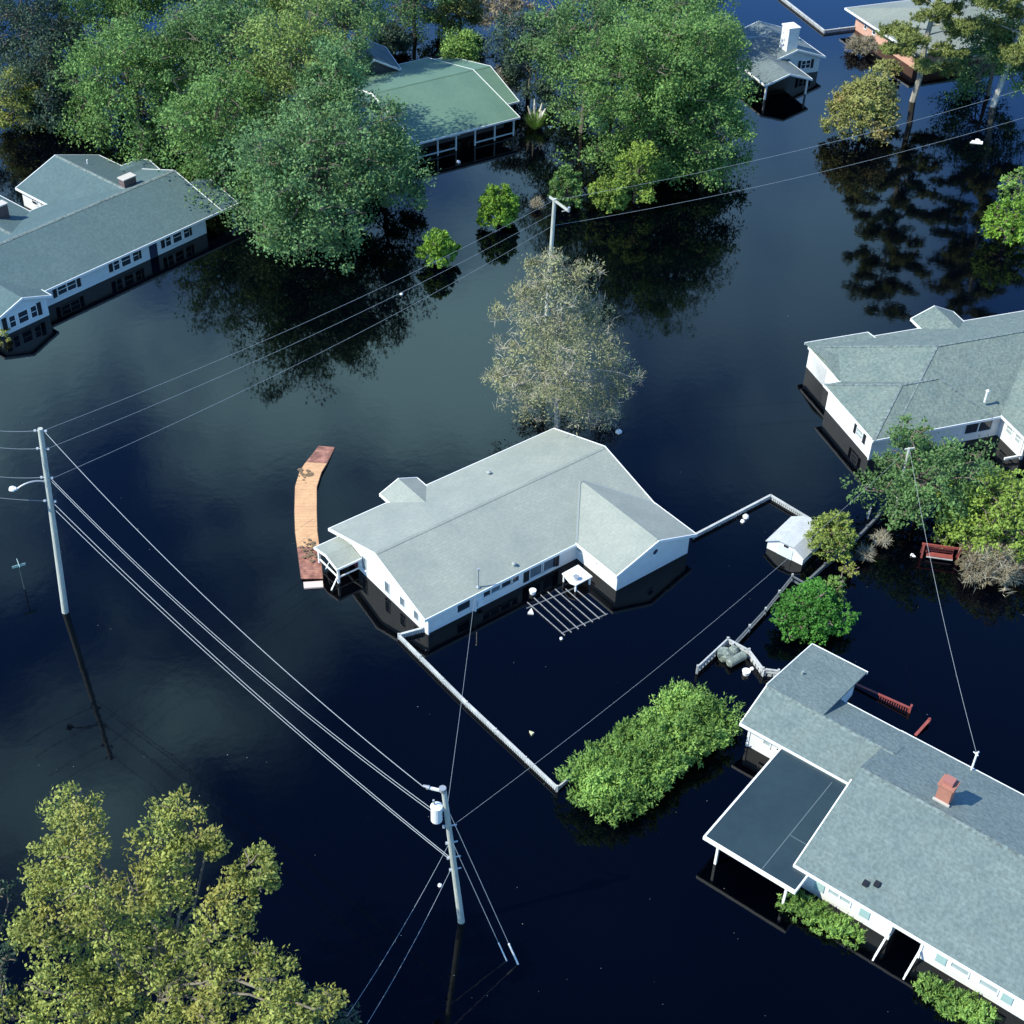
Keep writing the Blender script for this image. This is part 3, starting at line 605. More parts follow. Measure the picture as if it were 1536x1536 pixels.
debris(799,889,'tub','white round tub upright in water at the upper left of the pergola slats',.2)
debris(796,918,'wedge','white wedge shaped board floating at the lower left end of the pergola slats',.2)
debris(842,958,'ball','small white float just below the pergola corner',.11)
debris(1119,775,'ball','larger white ball inside the back board fence',.23)
debris(1114,782,'ball','smaller white ball touching the larger one inside the back board fence',.15)
debris(1119,1010,'tub','bright white tub beside the lattice fence above the hedge',.22)
debris(1128,1003,'ball','little white ball right of the bright tub at the lattice fence',.13)
debris(797,1100,'wedge','cream scrap floating alone in the drowned garden above the picket fence',.13,mat('cream_scrap',(.6,.6,.4),.6))
debris(928,648,'ball','white float under the twiggy bare tree, beyond the central roof',.22)
debris(1464,213,'scrap','pair of white scraps drifting below the right hand pine',.45)
debris(1319,884-2,'scrap','white scrap in dark water left of the red garden bench',.11) if False else None
debris(1370,933-100,'scrap','small white scrap floating left of the red garden bench',.12)
debris(688,243,'ball','white ball floating in front of the green roofed house',.2)
debris(825,190,'scrap','white scrap beside the pampas grass clump',.2)
debris(602,441,'ball','tiny white float on the dark reflection left of the twiggy bare tree',.13)
debris(660,1328,'ball','small white float left of the transformer pole base',.11)
# leaf litter drifting
lit = MB()
for i in range(240):
    px, py = random.uniform(-20,1560), random.uniform(20,1560); q = P(px, py, .012); r = random.uniform(.010,.03)*(1+max(0,(700-py))/900); a = random.uniform(0,6)
    lit.poly([(q[0]+r*math.cos(a+k*2.1)*(1.3 if k else .8), q[1]+r*math.sin(a+k*2.1), .012) for k in range(3)])
tag(lit.build('floating_leaf_litter', mat('litter', (.3,.3,.29), .7)), kind='stuff')

# ================================================================ red bench swing, deck railing, yard tools
b0 = P(1380, 838, 0); b1 = P(1438, 846, 0); a = math.atan2(b1[1]-b0[1], b1[0]-b0[0]); L_ = float(np.linalg.norm(b1-b0))
bn = thing('garden_swing', (b0[0], b0[1], 0), a, 'red wooden garden swing frame half under water at right', 'garden swing')
for u in (.08, L_-.1): MB().beam((u,0,-1),(u,.25,.95),.1,.1).beam((u,.9,-1),(u,.35,.95),.1,.1).build('side_frame', redp, bn)
MB().beam((-.05,.3,.95),(L_+.05,.3,.95),.1,.12).build('top_bar', redp, bn)
MB().box((.35,.1,.18),(L_-.4,.5,.24)).build('seat', redp, bn)
sbk = MB()
for z in (.34,.5,.66): sbk.beam((.35,.55,z),(L_-.4,.6,z),.04,.1)
sbk.beam((.35,.55,.2),(.35,.6,.72),.06,.06).beam((L_-.4,.55,.2),(L_-.4,.6,.72),.06,.06).build('backrest', redp, bn)
MB().beam((.35,.08,.16),(L_-.4,.08,.16),.05,.06).build('seat_edge', pickM, bn)
b0 = P(1317,1046,0); b1 = P(1364,1069,0)
dk = thing('deck_railing', (b0[0], b0[1], 0), math.atan2(b1[1]-b0[1], b1[0]-b0[0]), 'red deck railing with balusters above water behind the lower right house', 'railing')
L_ = float(np.linalg.norm(b1-b0)); MB().beam((-1.6,0,.16),(L_,0,.34),.12,.07).build('handrail', redp, dk)
bb = MB()
for k in range(13): u = .1+k*(L_-.2)/12; bb.beam((u,0,-.6),(u,0,.3),.05,.05)
bb.build('balusters', redp, dk)
for u in (L_,): MB().beam((u,0,-1),(u,0,.5),.1,.1).build('post', redp, dk)
MB().beam((L_,0,.4),(L_-.05,.25,.4),.12,.06).build('rail_end', redp, dk)
b0 = P(1373,1103,.05); b1 = P(1394,1080,.3)
o = MB().beam((0,0,.05),tuple((b1-b0)[:2])+(.32,),.16,.06).beam(tuple((b1-b0)[:2])+(-.8,),tuple((b1-b0)[:2])+(.42,),.12,.12).build('stair_railing', redp); o.location = (b0[0],b0[1],0)
tag(o, 'short sloping red stair rail against the back eave of the lower right house', 'railing')
q = P(1104, 994, 0); o = MB().tube((-.45,-.35,.28),(.45,.35,.28),.26,n=16).tube((-.45,-.35,.28),(-.52,-.4,.28),.26,.16,n=16).tube((.45,.35,.28),(.52,.4,.28),.26,.16,n=16).build('storage_tank', tarp); o.location = (q[0],q[1],0)
tag(o, 'olive grey cylindrical tank inside the lattice fence corner', 'tank')
q = P(1088, 986, 0); o = MB().blob((0,0,.15),.5,.8,seed=5,n=12).blob((.45,.3,.2),.36,1,seed=6,n=12).box((-.5,-.3,.3),(.1,.3,.52)).build('covered_grill', tarp); o.location = (q[0],q[1],0)
tag(o, 'lumpy tarp covered grill in the lattice fence corner, left of the tank', 'covered grill')
for px, py, h, lab in ((1301,778,.9,'thin pale post at the foot of the dark leafy tree'),(1346-10,790,.0,'')):
    if h:
        q = P(px-0, py, 0); o = MB().beam((0,0,-.5),(.04,0,h),.1,.1).beam((.04,-.1,h),(.04,.1,h),.1,.06).build('garden_post', pickM); o.location = (q[0],q[1],0); tag(o, lab, 'post')

# ================================================================ utility poles and wires
def sag(a, b, s, n=24): 
    a = np.array(a, float); b = np.array(b, float)
    return [tuple(a*(1-t)+b*t-np.array([0,0,4*s*t*(1-t)])) for t in np.linspace(0, 1, n+1)]
def wire(a, b, s, label, group=None, r=.018, m=None, name='power_line', cat='wire'):
    o = MB().path(sag(a, b, s), r, n=5).build(name, m or wireM); tag(o, label, cat, group); return o
LB, LT = P(98,918,0), np.array([-24.75,61.0,12.9])
CB, CT = P(692,1382,0), np.array([-2.45,40.4,9.9])
UB = P(822,500,0); UT = P(832,298,11.0); 
UB = np.array([UT[0]-.15, UT[1], 0])
def on(base, top, z): t = z/top[2]; return base*(1-t)+top*t
def pole(base, top, label, r=.17):
    o = thing('utility_pole', (base[0], base[1], 0), 0, label, 'utility pole'); d = top-base
    MB().tube((-d[0]*.1,-d[1]*.1,-d[2]*.1),tuple(d),r,r*.68,n=14).build('pole', greyw, o, smooth=False); return o
# left pole with street lamp
pl = pole(LB, LT, 'tall leaning utility pole at the left with a curved street lamp arm', .2)
def rel(o, p): return (p[0]-o.location[0], p[1]-o.location[1], p[2])
za = 9.4; pa = on(LB, LT, za); tip = PY(16, 733, pa[1]-.6)
k = sag(rel(pl, pa), (tip[0]-pl.location[0]+.35, tip[1]-pl.location[1], tip[2]), -.25, 10)
arm = MB().path(k, .05, n=8).build('lamp_arm', steel, pl)
hx = k[-1]; MB().blob((hx[0]-.25,hx[1],hx[2]), .22, .55, seed=1, n=12).tube((hx[0],hx[1],hx[2]),(hx[0]-.15,hx[1],hx[2]),.08,.12).build('lamp_head', whiteP, pl, smooth=True)
for z in (12.75,11.6,9.7,8.1): q = rel(pl, on(LB,LT,z)); MB().tube((q[0]-.3,q[1],q[2]),(q[0]+.3,q[1],q[2]),.035,n=6).tube((q[0]-.34,q[1],q[2]),(q[0]-.22,q[1],q[2]),.08,n=8).tube((q[0]+.22,q[1],q[2]),(q[0]+.34,q[1],q[2]),.08,n=8).build('insulator', steel, pl)
# centre pole
pc = pole(CB, CT, 'utility pole with white transformer can standing in the foreground water', .17)
q = rel(pc, on(CB, CT, 8.5)); 
tr = MB().tube((q[0]-.42,q[1]-.1,q[2]-.55),(q[0]-.42,q[1]-.1,q[2]+.35),.25,n=18).tube((q[0]-.42,q[1]-.1,q[2]+.35),(q[0]-.42,q[1]-.1,q[2]+.45),.27,.12,n=18).build('transformer', whiteP, pc)
MB().tube((q[0]-.5,q[1]-.1,q[2]+.4),(q[0]-.55,q[1]-.1,q[2]+.75),.05,n=8).tube((q[0]-.2,q[1],q[2]),(q[0],q[1],q[2]),.07,n=6).build('bushing', steel, tr)
t0 = rel(pc, CT); MB().beam((t0[0]+.05,t0[1],t0[2]-.1),(t0[0]-.75,t0[1]+.12,t0[2]-.02),.1,.1).build('crossarm', whiteP, pc)
MB().tube((t0[0]-.62,t0[1]+.1,t0[2]),(t0[0]-.9,t0[1]+.15,t0[2]+.04),.09,.05,n=10).tube((t0[0]-.05,t0[1],t0[2]-.05),(t0[0]-.05,t0[1],t0[2]+.12),.16,n=10).build('insulator', steel, pc)
for z, dx in ((7.3,.35),(6.1,.3),(5.0,.35),(4.1,.3)): q = rel(pc, on(CB,CT,z)); MB().tube((q[0]-dx*.6,q[1],q[2]),(q[0]+dx,q[1]+.1,q[2]+.05),.035,n=6).tube((q[0]-dx*.6-.06,q[1],q[2]),(q[0]-dx*.6+.06,q[1],q[2]),.08,n=8).build('bracket', steel, pc)
# upper pole
pu = pole(UB, UT, 'pale utility pole with a single crossarm rising behind the twiggy bare tree', .19)
a = PY(826,300,UT[1]); b = PY(850,323,UT[1]-1.2)
d_ = b-a; MB().beam(rel(pu, UT+np.array([-.35,.35,-.05])), rel(pu, UT+np.array([1.0,-1.1,-.35])), .13, .13).build('crossarm', greyw, pu)
MB().tube(rel(pu, UT+np.array([1.0,-1.1,-.4])), rel(pu, UT+np.array([1.0,-1.1,-.05])), .1, n=8).tube(rel(pu, UT+np.array([.55,-.6,-.65])), rel(pu, UT+np.array([.9,-1.0,-.35])), .04, n=6).build('insulator', steel, pu)
# pole in the right tree
RT = P(1364, 672, 5.4); RB = np.array([RT[0]+.1, RT[1], 0])
prr = pole(RB, RT, 'slim utility pole poking out of the dark leafy tree at right', .12)
MB().beam(rel(prr, RT+np.array([-.25,0,-.12])), rel(prr, RT+np.array([.35,.1,-.05])), .09, .08).build('crossarm', greyw, prr)

x0 = np.array([-1.,0,0])
for za, py, s in ((12.75,642,.2),(11.6,666,.2),(9.7,711,.2),(8.1,744,.1)):
    a = on(LB,LT,za); e = PY(-60, py-5, a[1]-1.5)
    wire(a+x0*.25, e, s, {12.75:'topmost wire leaving the left pole towards the left edge',11.6:'second wire leaving the left pole towards the left edge',9.7:'third wire at the left edge, just above the street lamp',8.1:'lowest wire at the left edge, below the street lamp'}[za], r=.015)
wire(LT+np.array([.2,0,-.2]), CT+np.array([-.9,.15,.0]), 1.1, 'single top wire curving from the left pole to the transformer pole', r=.015)
la, ca_ = on(LB,LT,9.6), on(CB,CT,7.9)
wire(la+np.array([.2,0,.08]), ca_+np.array([-.2,0,.1]), 1.15, 'twin wires below the top wire between left pole and transformer pole', 'twin middle wires', r=.0135)
wire(la+np.array([.2,0,-.12]), ca_+np.array([-.2,0,-.1]), 1.2, 'twin wires below the top wire between left pole and transformer pole', 'twin middle wires', r=.0135)
la, ca_ = on(LB,LT,7.7), on(CB,CT,5.0)
wire(la+np.array([.2,0,.25]), ca_+np.array([-.15,0,.08]), .75, 'lowest twin wires between left pole and transformer pole', 'twin lower wires', r=.015)
wire(la+np.array([.2,0,-.2]), ca_+np.array([-.15,0,-.08]), .75, 'lowest twin wires between left pole and transformer pole', 'twin lower wires', r=.015)
for zl, zu, i in ((12.7,10.9,0),(11.5,9.9,1),(9.5,8.9,2)):
    wire(on(LB,LT,zl), on(UB,UT,zu), .7, ['highest faint wire from left pole to the crossarm pole','middle faint wire from left pole to the crossarm pole','lowest faint wire from left pole to the crossarm pole'][i], r=.009, m=wireD)
for zu, py, i in ((10.9,128,0),(8.9,172,1)):
    e = PY(1600, py-15, UT[1]+14); wire(on(UB,UT,zu), e, .8, ['upper faint wire from the crossarm pole to the right edge','lower faint wire from the crossarm pole to the right edge'][i], r=.009, m=wireD)
# service drops
ma = A.o.matrix_basis @ Vector((3.7,.25,1.35))
aa = math.radians(39.55); mpt = np.array([A.o.location[0]+3.7*math.cos(aa)-.2*math.sin(aa), A.o.location[1]+3.7*math.sin(aa)+.2*math.cos(aa), 1.3])
wire(on(CB,CT,8.4), mpt, .3, 'service wire from the transformer pole up to the central house wall', r=.008)
wire(on(CB,CT,7.2), RT, 1.0, 'long dashed looking wire from transformer pole to the pole in the right tree', r=.007)
ab = math.radians(-36.88); mb = np.array([B.o.location[0]+smp[0]*math.cos(ab)-smp[1]*math.sin(ab), B.o.location[1]+smp[0]*math.sin(ab)+smp[1]*math.cos(ab), 2.95])
wire(RT, mb, .55, 'service wire from the pole in the right tree to the lower right house', r=.009)
for z, e, i in ((6.3,(520,1525,3.0),0),(4.6,(545,1545,2.5),1)):
    wire(on(CB,CT,z), P(e[0],e[1],e[2]), .4, ['upper service wire going from transformer pole to the lower left','lower service wire going from transformer pole to the lower left'][i], r=.009, m=wireD)
for zt, ft, i in ((8.9,(777,1446),0),(6.6,(760,1441),1)):
    f = P(*ft, 0); t = on(CB,CT,zt); d = (t-f)/np.linalg.norm(t-f)
    o = thing('guy_wire', (f[0],f[1],0), 0, ['outer guy wire of the transformer pole with a white guard at its foot','inner guy wire of the transformer pole with a white guard at its foot'][i], 'guy wire')
    MB().tube((-d[0]*.5,-d[1]*.5,-d[2]*.5), tuple(t-f), .013, n=5).build('cable', wireD, o)
    MB().tube((-d[0]*.2,-d[1]*.2,-d[2]*.2), tuple(d*(1.3-.2*i)), .045-.012*i, n=8).build('guard', whiteP, o)
# street name sign
q = P(37, 884, 0); top = P(28, 854, 0); hh = 2.0
sg = thing('street_sign', (q[0],q[1],0), .5, 'drowned street sign post with crossed pale blades near the left edge', 'street sign')
MB().tube((0,0,-1),(0,0,1.75),.03).build('post', mat('dull_green_post',(.06,.09,.09),.6), sg)
sgm = mat('pale_green_sign', (.35,.5,.48), .5)
MB().box((-.38,-.012,1.76),(.38,.012,1.92)).build('blade', sgm, sg); MB().box((-.012,-.38,1.93),(.012,.38,2.09)).build('blade', sgm, sg)

# ================================================================ vegetation
def leaves(lobes, n_m2, L_, Wd, seed, up=.3, clump=.32, inner=.25, droop=0., low=-.75, per=16, rough=(.66, 1.2)):
    """leaf quads gathered into small puffs spread through the volume of ellipsoid lobes (c, r, rz)"""
    g = np.random.default_rng(seed); allv = []
    for c, r, rz in lobes:
        n = int(n_m2*(1+max(0, 1.3-r)*1.2)*4*math.pi*r*(r+rz)/2); nc = max(5, n//per)
        d = g.normal(size=(nc*3, 3)); d /= np.linalg.norm(d, axis=1)[:, None]; d = d[d[:, 2] > low][:nc]; nc = len(d)
        rad = g.uniform(rough[0], rough[1], nc); k = g.random(nc) < inner; rad[k] = g.uniform(.3, .75, k.sum())
        cc = d*rad[:, None]*np.array([r, r, rz])+np.array(c)
        idx = np.repeat(np.arange(nc), per); m = len(idx)
        e = g.normal(size=(m, 3)); e /= np.linalg.norm(e, axis=1)[:, None]
        cs = (clump*min(1, r/1.5+.3)*g.uniform(.55, 1.5, nc))[idx][:, None]
        p = cc[idx]+e*cs*g.uniform(.45, 1.15, m)[:, None]*np.array([1.15, 1.15, .85]); nd = d[idx]*.5+e*.7
        t = nd*.5+g.normal(size=(m, 3))*.7+np.array([0, 0, up-droop]); t /= np.linalg.norm(t, axis=1)[:, None]
        nrm = nd+g.normal(size=(m, 3))*.4+np.array([-.2, -.12, .55]); s = np.cross(t, nrm); s /= np.linalg.norm(s, axis=1)[:, None]
        l = (L_*g.uniform(.6, 1.3, m))[:, None]; w = (Wd*g.uniform(.6, 1.3, m))[:, None]
        q = np.stack([p-t*l*.5, p+s*w*.5, p+t*l*.5, p-s*w*.5], 1)
        allv.append(q.reshape(-1, 3))
    return np.concatenate(allv)
def quadmesh(name, v, m, parent=None, origin=(0,0,0)):
    v = v-np.array(origin); n = len(v)//4; me = bpy.data.meshes.new(name)
    me.vertices.add(len(v)); me.vertices.foreach_set('co', v.astype(np.float32).ravel())
    me.loops.add(len(v)); me.loops.foreach_set('vertex_index', np.arange(len(v), dtype=np.int32))
    me.polygons.add(n); me.polygons.foreach_set('loop_start', np.arange(0, 4*n, 4, dtype=np.int32))
    try: me.polygons.foreach_set('loop_total', np.full(n, 4, dtype=np.int32))
    except Exception: pass
    me.update(calc_edges=True); me.materials.append(m)
    o = bpy.data.objects.new(name, me); C.objects.link(o)
    if parent: o.parent = parent
    return o
def limb(b, p0, p1, r0, r1, g, n=4, kink=.12):
    p0 = np.array(p0, float); p1 = np.array(p1, float); L_ = np.linalg.norm(p1-p0); pts = [p0]
    for i in range(1, n): t = i/n; pts.append(p0*(1-t)+p1*t+g.normal(size=3)*L_*kink*.5+np.array([0,0,L_*.06*math.sin(math.pi*t)]))
    pts.append(p1); b.path([tuple(p) for p in pts], r0, r1, n=6)
def plant(name, base, lobes, m, label, cat, seed, dens=13, leaf=(.30,.17), trunk_r=.25, barkm=None, up=.3, clump=.33, group=None, twigs=0, inner=.25, droop=0, part='crown', per=16, rough=(.66, 1.2)):
    g = np.random.default_rng(seed+500); o = thing(name, (base[0], base[1], 0), 0, label, cat, group); b0 = np.array([base[0], base[1], 0])
    quadmesh(part, leaves(lobes, dens, leaf[0], leaf[1], seed, up, clump, inner, droop, per=per, rough=rough), m, o, b0)
    if trunk_r:
        b = MB(); zt = max(l[0][2] for l in lobes)*.72; cx = np.mean([l[0] for l in lobes], axis=0)
        top = np.array([cx[0], cx[1], zt]); zf = zt*.35; f = b0*.7+top*.3; f[2] = zf
        limb(b, b0-np.array([0,0,1.2]), f, trunk_r, trunk_r*.75, g, 3, .03); limb(b, f, top, trunk_r*.75, trunk_r*.25, g, 4, .08)
        for c, r, rz in lobes:
            c = np.array(c); s = f*(1-.3)+top*.3 if c[2] < zt*.8 else f*.4+top*.6
            limb(b, s, c+g.normal(size=3)*.2, trunk_r*.38, .03, g, 4, .12)
            for k in range(3):
                d = g.normal(size=3); d[2] = abs(d[2])*.6; d /= np.linalg.norm(d); limb(b, c, c+d*np.array([r,r,rz])*.95, .05, .012, g, 3, .15)
        b.v = [(x-b0[0], y-b0[1], z) for x, y, z in b.v]; b.build('trunk', barkm or bark, o)
    if twigs:
        quadmesh('twigs', leaves(lobes, twigs, .75, .03, seed+9, .5, .4, .1), g_twig, o, b0)
    return o
def auto_lobes(c, R_, Rz, n, seed, lr=(.17,.36)):
    """lobes filling an uneven rounded crown"""
    g = np.random.default_rng(seed); L_ = [(tuple(c), R_*.55, Rz*.55)]; n = int(n*1.7)
    for i in range(n):
        ph = i*2.399963; t = 1-(i+.5)/n*1.55; s = math.sqrt(max(0, 1-t*t)); rr = g.uniform(.55, .88)
        rr *= 1+.34*math.sin(3.1*ph+seed)*math.cos(2.3*t*3+seed*1.7)
        q = (c[0]+R_*rr*s*math.cos(ph), c[1]+R_*rr*s*math.sin(ph), c[2]+Rz*rr*t)
        r = R_*g.uniform(*lr); L_.append((q, r, r*g.uniform(.65, .9)))
    return L_
def tree(px, py, hc, R_, Rz, m, label, seed, n=14, name='leafy_tree', cat='tree', skirt=0, compact=False, **k):
    """crown centre photographed at (px,py) and hc metres above the water"""
    c = P(px, py, hc); lob = [l for l in auto_lobes(c, R_, Rz, n, seed)]
    if name in ('shrub', 'bush', 'conifer') or compact: lob[0] = (lob[0][0], R_*.80, Rz*.84); lob = lob[:1]+[(tuple(np.array(c)+(np.array(q)-np.array(c))*.85), r, rz*1.15) for q, r, rz in lob[1:]]
    lob = [((x, y, max(z, .5)), r, rz) for (x, y, z), r, rz in lob]
    if name in ('shrub', 'bush') or compact: k.setdefault('rough', (.84, 1.08))
    if name == 'shrub' and R_ > 1.2 and not skirt: skirt = 7
    if skirt:
        g = np.random.default_rng(seed+77)
        for i in range(skirt):
            a = g.uniform(0, 6.283); rr = R_*g.uniform(.35, .9); lob.append(((c[0]+rr*math.cos(a), c[1]+rr*math.sin(a), g.uniform(.8, max(1.2, hc*.55))), R_*g.uniform(.16,.3), R_*g.uniform(.16,.3)))
    return plant(name, c, lob, m, label, cat, seed, **k)
far = dict(dens=19, leaf=(.27,.16), clump=.9, skirt=8, per=85, inner=.1, rough=(.5, 1.32))
g_wood3 = leafmat('yellowish_green_shrub_leaves', (.13,.21,.04), (.30,.42,.08))
g_wood2 = leafmat('shed_tree_leaves', (.16,.22,.05), (.34,.42,.10))
g_wood = leafmat('olive_green_leaves', (.12,.18,.05), (.26,.36,.10))
# --- wood at upper left
tree(200,125,6,7.0,5.8,g_mid,'bright mid green tree at the left front of the upper left wood',1,16,**far)
tree(330,70,8.5,6.0,5.5,g_deep,'deep green tree in the middle of the upper left wood',2,14,**far)
tree(472,258,6.2,7.4,6.2,g_blue,'broad blue green tree overhanging the water left of the green roof',3,20,trunk_r=.4,**far)
tree(330,190,6.5,5.4,5.4,g_mid,'leafy tree behind the right end of the slate blue roof',4,14,**far)
tree(455,95,10,5.4,5.8,g_wood,'olive green tree near the pale dead snag in the upper left wood',5,13,**far)
tree(520,20,8,4.2,5.0,g_blue,'feathery blue green tree at the top left of the narrow blue pond gap',6,12,**far)
tree(420,296,3.4,3.3,3.3,g_mid,'smaller green tree touching the water at the right tip of the slate roof',7,9,**far)
tree(175,10,7,5.6,5.2,g_mid,'mid green tree cut by the top edge at upper left',8,12,**far)
tree(290,-25,9,6.2,5.5,g_deep,'dark green tree cut by the top edge, left of the snag',9,12,**far)
tree(420,-10,9,5.5,5.5,g_wood,'olive green tree cut by the top edge beside the pale snag',10,12,**far)
tree(505,125,10.5,3.4,4.4,g_blue,'tree leaning over the left end of the green roof',12,9,**far)
tree(575,235,4.6,3.0,3.0,g_blue,'low leafy tree in front of the green roof porch corner',13,8,**far)
tree(30,35,7,5.6,5.6,g_dark,'dark tree in the top left corner',14,12,**far)
tree(60,125,4,3.6,3.6,g_dark,'dark teal tree below the top left corner',15,9,**far)
tree(22,140,3.2,2.4,2.6,g_yel,'yellow green bush at the left edge above the slate blue roof',16,7,name='bush',cat='bush',**far)
tree(105,55,3.5,3.4,3.2,g_dark,'dim twiggy tree between the corner tree and the bright wood',17,8,dens=5,leaf=(.4,.2),clump=.5,twigs=5)
# --- tall trees top centre
tree(990,105,9,7.8,6.6,g_mid,'huge green tree at top centre, right of the green roof',20,24,trunk_r=.45,**far)
tree(880,65,8.5,6.0,6.2,g_deep,'dark green tree forming the left shoulder of the huge top centre tree',21,14,**far)
tree(1050,90,6,4.9,4.6,g_mid,'green tree over the left side of the white chimney house',22,13,**far)
tree(1055,185,5,4.2,4.0,g_mid,'lower green tree hanging towards water at top centre',23,11,**far)
tree(975,170,6,3.6,3.4,g_mid,'green tree behind the upright yellow green conifer',24,10,**far)
tree(930,-25,9,6.4,6,g_mid,'green tree cut by the top edge at top centre',25,13,**far)
tree(1010,-30,9,5.8,6,g_deep,'dark tree cut by the top edge right of centre',26,13,**far)
tree(795,70,5,3.2,4.2,g_dark,'narrow dark tree right of the yellow shrub at top',27,9,**far)
tree(957,258,2.8,2.0,3.2,g_wood3,'upright yellow green conifer at the water edge below the huge tree',28,7,name='conifer',dens=50,leaf=(.28,.13),clump=.3)
tree(912,292,1.5,1.8,1.8,g_wood3,'rounded yellow green shrub left of the upright conifer',29,7,name='shrub',cat='shrub',dens=60,leaf=(.28,.15),clump=.22,trunk_r=.08)
tree(850,283,1.7,1.65,2.2,g_mid,'egg shaped dull green shrub behind the crossarm pole',30,6,name='shrub',cat='shrub',dens=60,leaf=(.28,.15),clump=.2,trunk_r=.08)
tree(748,310,1.65,1.95,2.15,g_bright,'bright green shrub standing alone in water below the green roof house',31,8,name='shrub',cat='shrub',dens=60,leaf=(.3,.14),clump=.2,trunk_r=.03,up=.6)
tree(656,372,1.35,1.7,1.75,g_bright,'small bright green shrub in open water, nearest the faint wires',32,7,name='shrub',cat='shrub',dens=60,leaf=(.3,.13),clump=.2,trunk_r=.03,up=.7)
tree(690,78,2.2,2.2,2.2,g_hedge,'leafy light green shrub behind the green roof',33,8,name='shrub',cat='shrub',**far)
tree(735,125,1.6,2.0,1.4,g_brown,'brownish scrub at the back right of the green roof',34,7,name='shrub',cat='shrub',dens=8,leaf=(.35,.14),clump=.4,twigs=4,trunk_r=.08)
tree(690,5,3.2,2.8,2.2,g_olive,'yellow autumn tree at the top edge beside the blue pond gap',35,9,**far)
tree(760,15,3.5,2.8,3,g_brown,'brown tangled tree at the top edge right of the yellow one',36,9,dens=7,leaf=(.4,.16),clump=.5,twigs=4)
tree(620,-30,6,5,5,g_deep,'dark tree at the top edge over the blue pond gap',37,10,**far)
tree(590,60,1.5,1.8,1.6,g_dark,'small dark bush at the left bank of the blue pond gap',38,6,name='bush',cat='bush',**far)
# --- right side
tree(1298,162,2.7,4.0,3.4,g_olive,'round olive yellow tree left of the pine trunk',40,16,compact=True,dens=26,leaf=(.30,.15),clump=.4,per=26)
tree(1290,70,.7,1.7,.9,g_brown,'low brown shrub under the pink brick wall, nearest the white fence',41,7,name='shrub',cat='shrub',dens=9,leaf=(.34,.13),clump=.3,twigs=5,trunk_r=.06)
tree(1330,104,.7,1.6,.9,g_olive,'low olive shrub under the pink brick wall beside the pine',42,7,name='shrub',cat='shrub',dens=11,leaf=(.34,.15),clump=.3,trunk_r=.06)
tree(1515,335,1.8,2.9,2.1,g_bright,'bright green bush at the right edge above the hipped grey roof',43,9,name='bush',cat='bush',dens=18,leaf=(.3,.15),clump=.26)
tree(1535,285,2.3,2.0,2.1,g_hedge,'lighter green bush behind the bright one at the right edge',44,8,name='bush',cat='bush',dens=16,leaf=(.3,.15),clump=.26)
tree(1388,728,2.6,4.1,3.4,g_deep,'dark leafy tree in front of the hipped grey roof, hiding a slim pole',45,14,dens=26,leaf=(.25,.12),clump=.5,per=40)
tree(1372,662,4.4,1.7,1.8,g_mid,'thin green tree top against the hipped grey roof',46,6,dens=14,leaf=(.28,.09),clump=.3)
tree(1503,780,2.0,4.0,2.6,g_wood3,'yellow green bush behind the red garden swing',47,13,name='bush',cat='bush',dens=24,leaf=(.26,.13),clump=.24)
tree(1440,790,1.2,1.8,1.5,g_wood3,'rounded yellow green bush touching the red garden swing',48,8,name='bush',cat='bush',dens=24,leaf=(.26,.13),clump=.24)
tree(1488,850,.9,2.1,1.2,g_brown,'pale brown scrub at the right edge below the yellow green bush',49,9,name='shrub',cat='shrub',dens=16,leaf=(.3,.07),clump=.3,twigs=4,up=-.2,droop=.5,trunk_r=.06)
tree(1246,806,1.5,1.8,1.8,g_wood2,'yellow green small tree beside the garden shed',50,12,compact=True,dens=44,leaf=(.22,.11),clump=.2,trunk_r=.1)
tree(1213,920,.9,2.35,1.65,g_glossy,'round glossy green shrub above the lower right house',51,16,name='shrub',cat='shrub',dens=60,leaf=(.17,.10),clump=.16,trunk_r=.12)
tree(1248,888,.8,1.0,1.1,g_hedge,'small green shrub leaning on the back of the round glossy one',52,6,name='shrub',cat='shrub',dens=30,leaf=(.2,.1),clump=.16,trunk_r=.06)
tree(1272,857,.35,.55,.4,g_yel,'tiny yellow green sprig above the round glossy shrub',53,4,name='shrub',cat='shrub',dens=24,leaf=(.2,.07),clump=.16,trunk_r=.03)
tree(1298,834,.25,.5,.3,g_brown,'greyish twig tuft poking out of water, nearer the tiny sprig',54,4,name='shrub',cat='shrub',dens=14,leaf=(.2,.06),clump=.16,twigs=9,trunk_r=.03)
tree(1320,812,.25,.45,.3,g_brown,'greyish twig tuft poking out of water, nearer the dark leafy tree',55,4,name='shrub',cat='shrub',dens=14,leaf=(.2,.06),clump=.16,twigs=9,trunk_r=.03)
tree(805,310,.2,.5,.35,g_brown,'tiny bare twig tuft left of the egg shaped shrub',56,4,name='shrub',cat='shrub',dens=8,leaf=(.2,.05),clump=.2,twigs=10,trunk_r=.03)
# bushes at the front wall of the lower right house
for (x, y), lab, sd_ in (((1228,1372),'low half drowned bush at the front wall under the carport corner',60),((1432,1500),'low half drowned bush at the front wall near the bottom edge',61)):
    lob = []
    for k in range(6):
        c = P(x-34+k*15, y-14+k*8, .15); lob.append((tuple(c), .72, .55))
    plant('bush', P(x,y,0), lob, g_hedge, lab, 'bush', sd_, dens=95, leaf=(.26,.075), clump=.13, trunk_r=0, up=.9, part='foliage')
lob = [(tuple(P(5,505,.3)), .7,.5)]; plant('bush', P(5,505,0), lob, g_yel, 'small yellow green bush at the left edge under the front gable', 'bush', 62, dens=24, leaf=(.24,.1), clump=.18, trunk_r=0, part='foliage')
